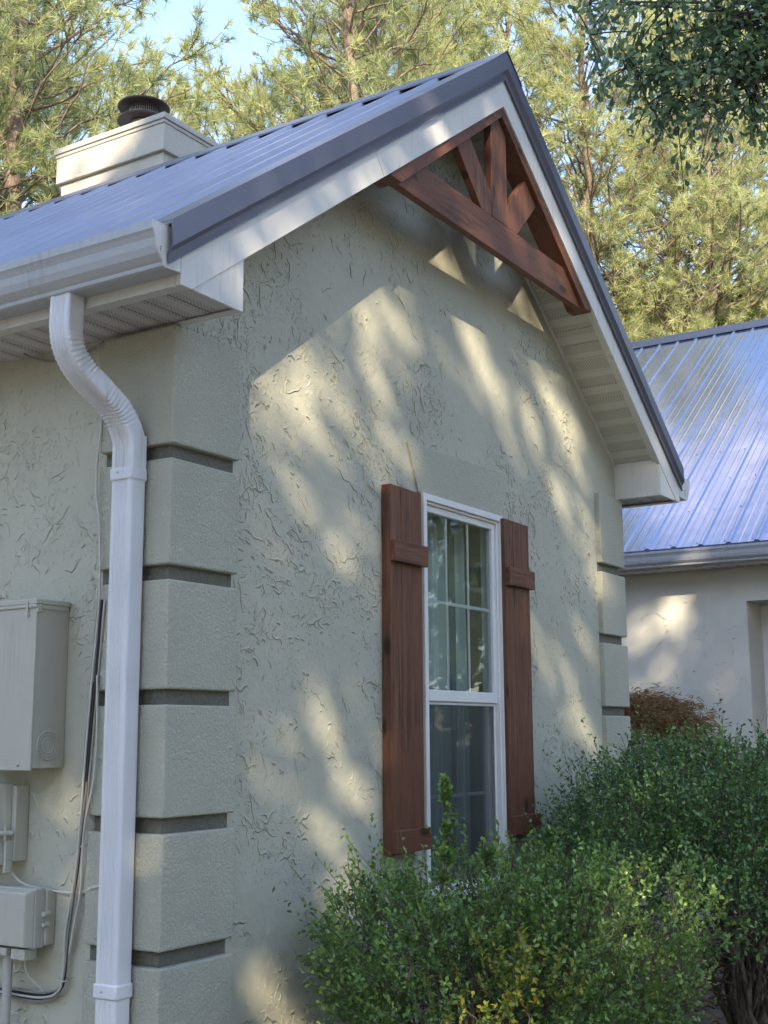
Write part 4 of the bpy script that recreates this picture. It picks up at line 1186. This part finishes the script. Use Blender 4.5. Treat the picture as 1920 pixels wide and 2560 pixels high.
# --- oak whose branch hangs into the picture, top right
def hanging_oak():
    rg = np.random.default_rng(55)
    L = np.array([6.1, -4.6, GZ]); root = thing('oak_tree', tuple(L), 'dark leafy oak reaching in from the top right corner above the blue roof', 'oak tree')
    q = np.linspace(0, 1, 12)
    tr = L + np.array([-.5, .9, 6.6]) * q[:, None]; tr[1:-1] += rg.normal(0, .06, (10, 3))
    V, Fq = chain_tubes([(tr, .24 * (1 - .7 * q) + .02)], 12); np_mesh('trunk', V, Fq, M_OBARK, root, smooth=True)
    limbs = []; ends = []
    def limb(st, en, r, sag=0.):
        s = np.linspace(0, 1, 12); Q = st + (en - st) * s[:, None]
        Q[:, 2] += np.sin(s * 3.14) * .35 - sag * s ** 2
        Q[1:-1] += rg.normal(0, .05, (10, 3)); limbs.append((Q, r * (1 - s) ** .9 + .003)); return Q
    targets = [np.array(t) for t in [(3.85, .05, 4.42), (4.05, -.1, 4.02), (4.25, -.35, 3.80), (4.5, -.75, 3.84), (4.15, -.45, 4.50), (4.35, -.6, 4.2), (4.6, -1.0, 4.3), (4.45, -.9, 4.75),
                                       (4.9, -1.4, 4.2), (5.0, -1.6, 4.8), (5.3, -2.2, 4.4), (4.8, -1.6, 5.3), (4.1, -.4, 4.85), (5.4, -2.6, 5.4), (6.2, -3.0, 5.2), (5.2, -3.6, 5.4), (6.9, -4.4, 5.5), (6.2, -5.6, 5.3), (3.87, .06, 4.21), (3.94, -.12, 4.46), (4.08, -.18, 3.96), (4.14, -.21, 3.78), (4.27, -.43, 3.83), (4.43, -.67, 3.80), (4.25, -.52, 4.21), (4.48, -.82, 3.99), (4.11, -.31, 4.21), (4.3, -.7, 4.6), (4.5, -.9, 4.5), (4.2, -.3, 4.0)]]
    twb = []
    for tg in targets:
        tg = tg + np.array([0, 0, .17])
        Q = limb(tr[rg.integers(7, 12)], tg, .03)
        for k in range(36):
            u = 1.0 if k < 7 else rg.uniform(.55, 1.0); i = int(u * 11); b = Q[i]
            d = norm(rg.normal(size=3) + np.array([0, 0, -.15])); ln = rg.uniform(.2, .5)
            s = np.linspace(0, 1, 6); T = b + d * (s * ln)[:, None]; T[:, 2] -= s ** 2 * ln * .25
            twb.append(T); limbs.append((T, np.linspace(.006, .0022, 6)))
    V, Fq = chain_tubes(limbs, 5); np_mesh('branches', V, Fq, M_OBARK, root, smooth=True)
    Ps, Ds = [], []
    for T in twb:
        td = norm(T[-1] - T[0])
        nl = 13
        i = rg.uniform(.25, 1, nl) * 5; lo = np.floor(i).astype(int).clip(0, 4); fr = (i - lo)[:, None]
        p = T[lo] * (1 - fr) + T[lo + 1] * fr + rg.normal(0, .035, (nl, 3))
        Ps.append(p); Ds.append(norm(td * .5 + rg.normal(0, .75, (nl, 3)) + np.array([0, 0, -.35])))
    P = np.concatenate(Ps); D = np.concatenate(Ds); n = len(P)
    V, Ft, k = leaves(rg, P, D, .068 * rg.uniform(.7, 1.2, n), .030 * rg.uniform(.8, 1.2, n), 'obovate', .3)
    np_mesh('crown', V, Ft, M_OAK, root, var=np.repeat(rg.random(n), k))
hanging_oak()

# --- clipped bushes with small leaves
def bush(loc, radii, zc, label, seed, ntwig, mat, sprigs=(), group='evergreen bushes under the gable window', low=.35, ymax=-.03, patches=(), lsc=1.0, nvoid=10, leafz=-9., holes=()):
    rg = np.random.default_rng(seed)
    L = np.array([loc[0], loc[1], GZ]); root = thing('evergreen_bush', tuple(L), label, 'bush', group)
    c = np.array([loc[0], loc[1], zc]); rad = np.array(radii)
    # uneven outline: a few bulges
    bul = [(norm(rg.normal(size=3)), rg.uniform(-.26, .24), rg.uniform(7, 26)) for _ in range(46)]
    def rscale(d):
        s = np.ones(len(d))
        for b, a, k in bul: s += a * np.exp(k * (d @ b - 1))
        return s
    segs = []
    for i in range(30):        # stems
        a = rg.uniform(0, 6.28); d = np.array([np.cos(a), np.sin(a), 0]) * rg.uniform(.1, .75)
        en = c + d * rad * .8 + np.array([0, 0, rg.uniform(-.1, .6) * rad[2]]); en[1] = min(en[1], ymax - .05)
        s = np.linspace(0, 1, 9); st = L + np.array([rg.normal(0, .06), rg.normal(0, .06), 0])
        Q = st + (en - st) * s[:, None]; Q[1:] += np.cumsum(rg.normal(0, .02, (8, 3)), 0); segs.append((Q, rg.uniform(.008, .022) * (1 - s) + .004))
        for j in range(9):
            b = Q[rg.integers(3, 9)]; dd = norm(rg.normal(size=3) + np.array([0, 0, .7])); ln = rg.uniform(.12, .4); s2 = np.linspace(0, 1, 5)
            T = b + dd * (s2 * ln)[:, None]; T[1:] += np.cumsum(rg.normal(0, .012, (4, 3)), 0); T[:, 1] = np.minimum(T[:, 1], ymax); segs.append((T, .005 * (1 - s2) + .0015))
    d = norm(rg.normal(size=(ntwig, 3))); d[:, 2] = np.where(d[:, 2] < -low, -d[:, 2] * rg.random(ntwig), d[:, 2])
    d = norm(d)
    depth = 1 - np.abs(rg.normal(0, .13, (ntwig, 1))) - (rg.random((ntwig, 1)) < .3) * rg.uniform(0, .5, (ntwig, 1))
    base = c + d * rad * rscale(d)[:, None] * depth
    tw = norm(d * .75 + rg.normal(0, .45, (ntwig, 3)) + np.array([0, 0, .75]))
    ln = rg.uniform(.06, .17, (ntwig, 1)) * (1 + (rg.random((ntwig, 1)) < .06) * 1.0)
    if len(sprigs):
        for (sx, sy, sz, h_, n_) in sprigs:
            q = np.linspace(0, 1, 12)[:, None]; T = np.array([sx, sy, sz]) + np.array([rg.normal(0, .03), rg.normal(0, .03), 1]) * q * h_
            T += np.cumsum(rg.normal(0, .006, (12, 3)), 0); segs.append((T, .004 * (1 - q[:, 0]) + .0015))
            k = n_; i = rg.uniform(.1, 1, k); b = np.stack([np.interp(i, q[:, 0], T[:, j]) for j in range(3)], 1)
            base = np.concatenate([base, b]); tw = np.concatenate([tw, norm(rg.normal(0, .6, (k, 3)) + np.array([0, 0, .8]))]); ln = np.concatenate([ln, rg.uniform(.02, .07, (k, 1)) * (1.3 - i[:, None])])
    voids = [c + norm(rg.normal(size=3) + np.array([-.6, -.5, .1])) * rad * rg.uniform(.8, 1.0) for _ in range(nvoid)]
    ok = (base[:, 1] < ymax - .02) & (rg.random(len(base)) < np.clip((base[:, 2] - leafz) / .35, 0, 1))
    voids += [np.array(q) for q in holes]
    for vv in voids: ok &= (np.linalg.norm(base - vv, axis=1) > .13 * rg.uniform(.5, 1.2, len(base)))
    base, tw, ln = base[ok], tw[ok], ln[ok]
    tip = base + tw * ln; tip[:, 1] = np.minimum(tip[:, 1], ymax)
    K = 13; n = len(base)
    t = np.linspace(.05, 1, K)[None, :, None]
    P = (base[:, None] * (1 - t) + tip[:, None] * t).reshape(-1, 3)
    T = np.repeat(tw, K, 0); m = n * K
    D = norm(T * rg.uniform(.3, .9, (m, 1)) + norm(rg.normal(size=(m, 3))) * .8)
    V, Ft, k = leaves(rg, P, D, .0195 * lsc * rg.uniform(.7, 1.25, m), .0115 * lsc * rg.uniform(.8, 1.2, m), 'rhomb', .8, .18)
    tv = rg.normal(.38, .16, n); tv += (rg.random(n) < .05) * .4
    tt = np.tile(np.linspace(0, .22, K), n)
    var = np.clip(np.repeat(tv, K) + tt + rg.normal(0, .08, m), 0, 1)
    sel = np.zeros(n, bool)
    for (px, py, pz, pr) in patches: sel |= (np.linalg.norm(base - np.array([px, py, pz]), axis=1) < pr * rg.uniform(.3, 1.2, n))
    fs = np.repeat(np.repeat(sel, K), k)
    np_mesh('foliage', V, Ft[~fs], mat, root, var=np.repeat(var, k)[~fs])
    if fs.any(): np_mesh('foliage', V, Ft[fs], M_BOXY, root, var=np.repeat(np.clip(var + .1, 0, 1), k)[fs])['label'] = 'yellow-green young leaves'
    for i in range(0, n, 3): 
        segs.append((np.stack([base[i] - tw[i] * .05, base[i], tip[i]]), np.array([.0024, .0018, .0009])))
    V, Fq = chain_tubes(segs, 4); np_mesh('stems', V, Fq, M_TWIG, root, smooth=True)
    return root
bush((1.05, -.68), (.66, .58, .58), -1.0, 'front bush with yellow-green leaves low in its middle, before the window', 5, 3200, M_BOXF,
     sprigs=[(.70, -.60, -.55, .40, 36), (.66, -.63, -.5, .2, 22), (.32, -.7, -.72, .18, 16), (1.0, -.62, -.5, .14, 14), (1.5, -.62, -.5, .14, 14)], patches=[(.52, -1.0, -.78, .27), (.45, -.92, -.70, .14), (.75, -1.15, -.72, .12)], lsc=1.08, nvoid=16, holes=[(.42, -.95, -1.0), (.50, -1.0, -1.12), (.36, -.88, -.92), (.46, -.98, -.92), (.62, -1.08, -1.1), (.55, -.6, -.9), (.6, -.7, -1.0), (.45, -.6, -1.05), (.3, -.7, -1.1)])
bush((2.92, -.95), (1.06, .88, .50), -.64, 'larger bush behind, with bare lower stems, below the house wing', 6, 7000, M_BOXL,
     sprigs=[(3.5, -1.5, -.18, .14, 14), (3.2, -1.3, -.12, .1, 12), (2.5, -.8, -.35, .16, 16)], low=.9, lsc=1.15, nvoid=20, leafz=-.92)
bush((5.15, -1.35), (1.0, .85, .48), -.66, 'bush farthest right along the wall, cut by the picture edge', 8, 5200, M_BOXL, low=.7, ymax=.8, lsc=1.3, leafz=-.92)

# --- small laceleaf maple by the wing wall
def lace():
    rg = np.random.default_rng(9); L = np.array([6.0, .95, GZ]); root = thing('laceleaf_maple', tuple(L), 'reddish-brown feathery laceleaf maple between gable corner and wing wall', 'small tree')
    segs = []; Ps = []; Ds = []
    c = np.array([6.05, .90, -.55])
    for i in range(60):
        a = rg.uniform(0, 6.28); rr = rg.uniform(.1, .85)
        en = c + np.array([np.cos(a) * rr, np.sin(a) * rr, .80 * math.sqrt(max(0, 1 - (rr / .95) ** 2)) - .05]); s = np.linspace(0, 1, 10)
        Q = L + (en - L) * s[:, None]; Q[:, 2] += np.sin(s * 3.14) * .25; Q[1:] += np.cumsum(rg.normal(0, .012, (9, 3)), 0)
        segs.append((Q, .010 * (1 - s) + .002))
        for k in range(60):
            b = en + rg.normal(0, .09, 3) * np.array([1, 1, .6]); out = norm(np.array([np.cos(a), np.sin(a), -.12]))
            Ps.append(b + rg.normal(0, .02, (7, 3))); Ds.append(norm(out + rg.normal(0, .45, (7, 3))))
    V, Fq = chain_tubes(segs, 5); np_mesh('stems', V, Fq, M_TWIG, root, smooth=True)
    P = np.concatenate(Ps); D = np.concatenate(Ds); n = len(P)
    V, Ft, k = leaves(rg, P, D, .06 * rg.uniform(.6, 1.2, n), .009, 'rhomb', .9, .1)
    np_mesh('foliage', V, Ft, M_MAPLE, root, var=np.repeat(rg.random(n), k))
lace()

# --- fallen leaves under the bushes
rg = np.random.default_rng(77); n = 9000
P = np.stack([rg.uniform(-.5, 7, n), rg.uniform(-3.2, 2.5, n), GZ + rg.uniform(.002, .03, n)], 1)
P = P[~((P[:, 0] > -.02) & (P[:, 0] < 4.0) & (P[:, 1] > -.02))]; n = len(P)
D = norm(rg.normal(size=(n, 3)) * np.array([1, 1, .18]))
V, Ft, k = leaves(rg, P, D, .075 * rg.uniform(.5, 1.2, n), .035 * rg.uniform(.6, 1.4, n), 'rhomb', 2.5, .3)
o = np_mesh('fallen_leaves', V, Ft, M_LITTER, None, (3, -.5, GZ), var=np.repeat(rg.random(n), k))
tag(o, 'dry brown fallen leaves lying under the bushes', 'leaf litter', kind='stuff')
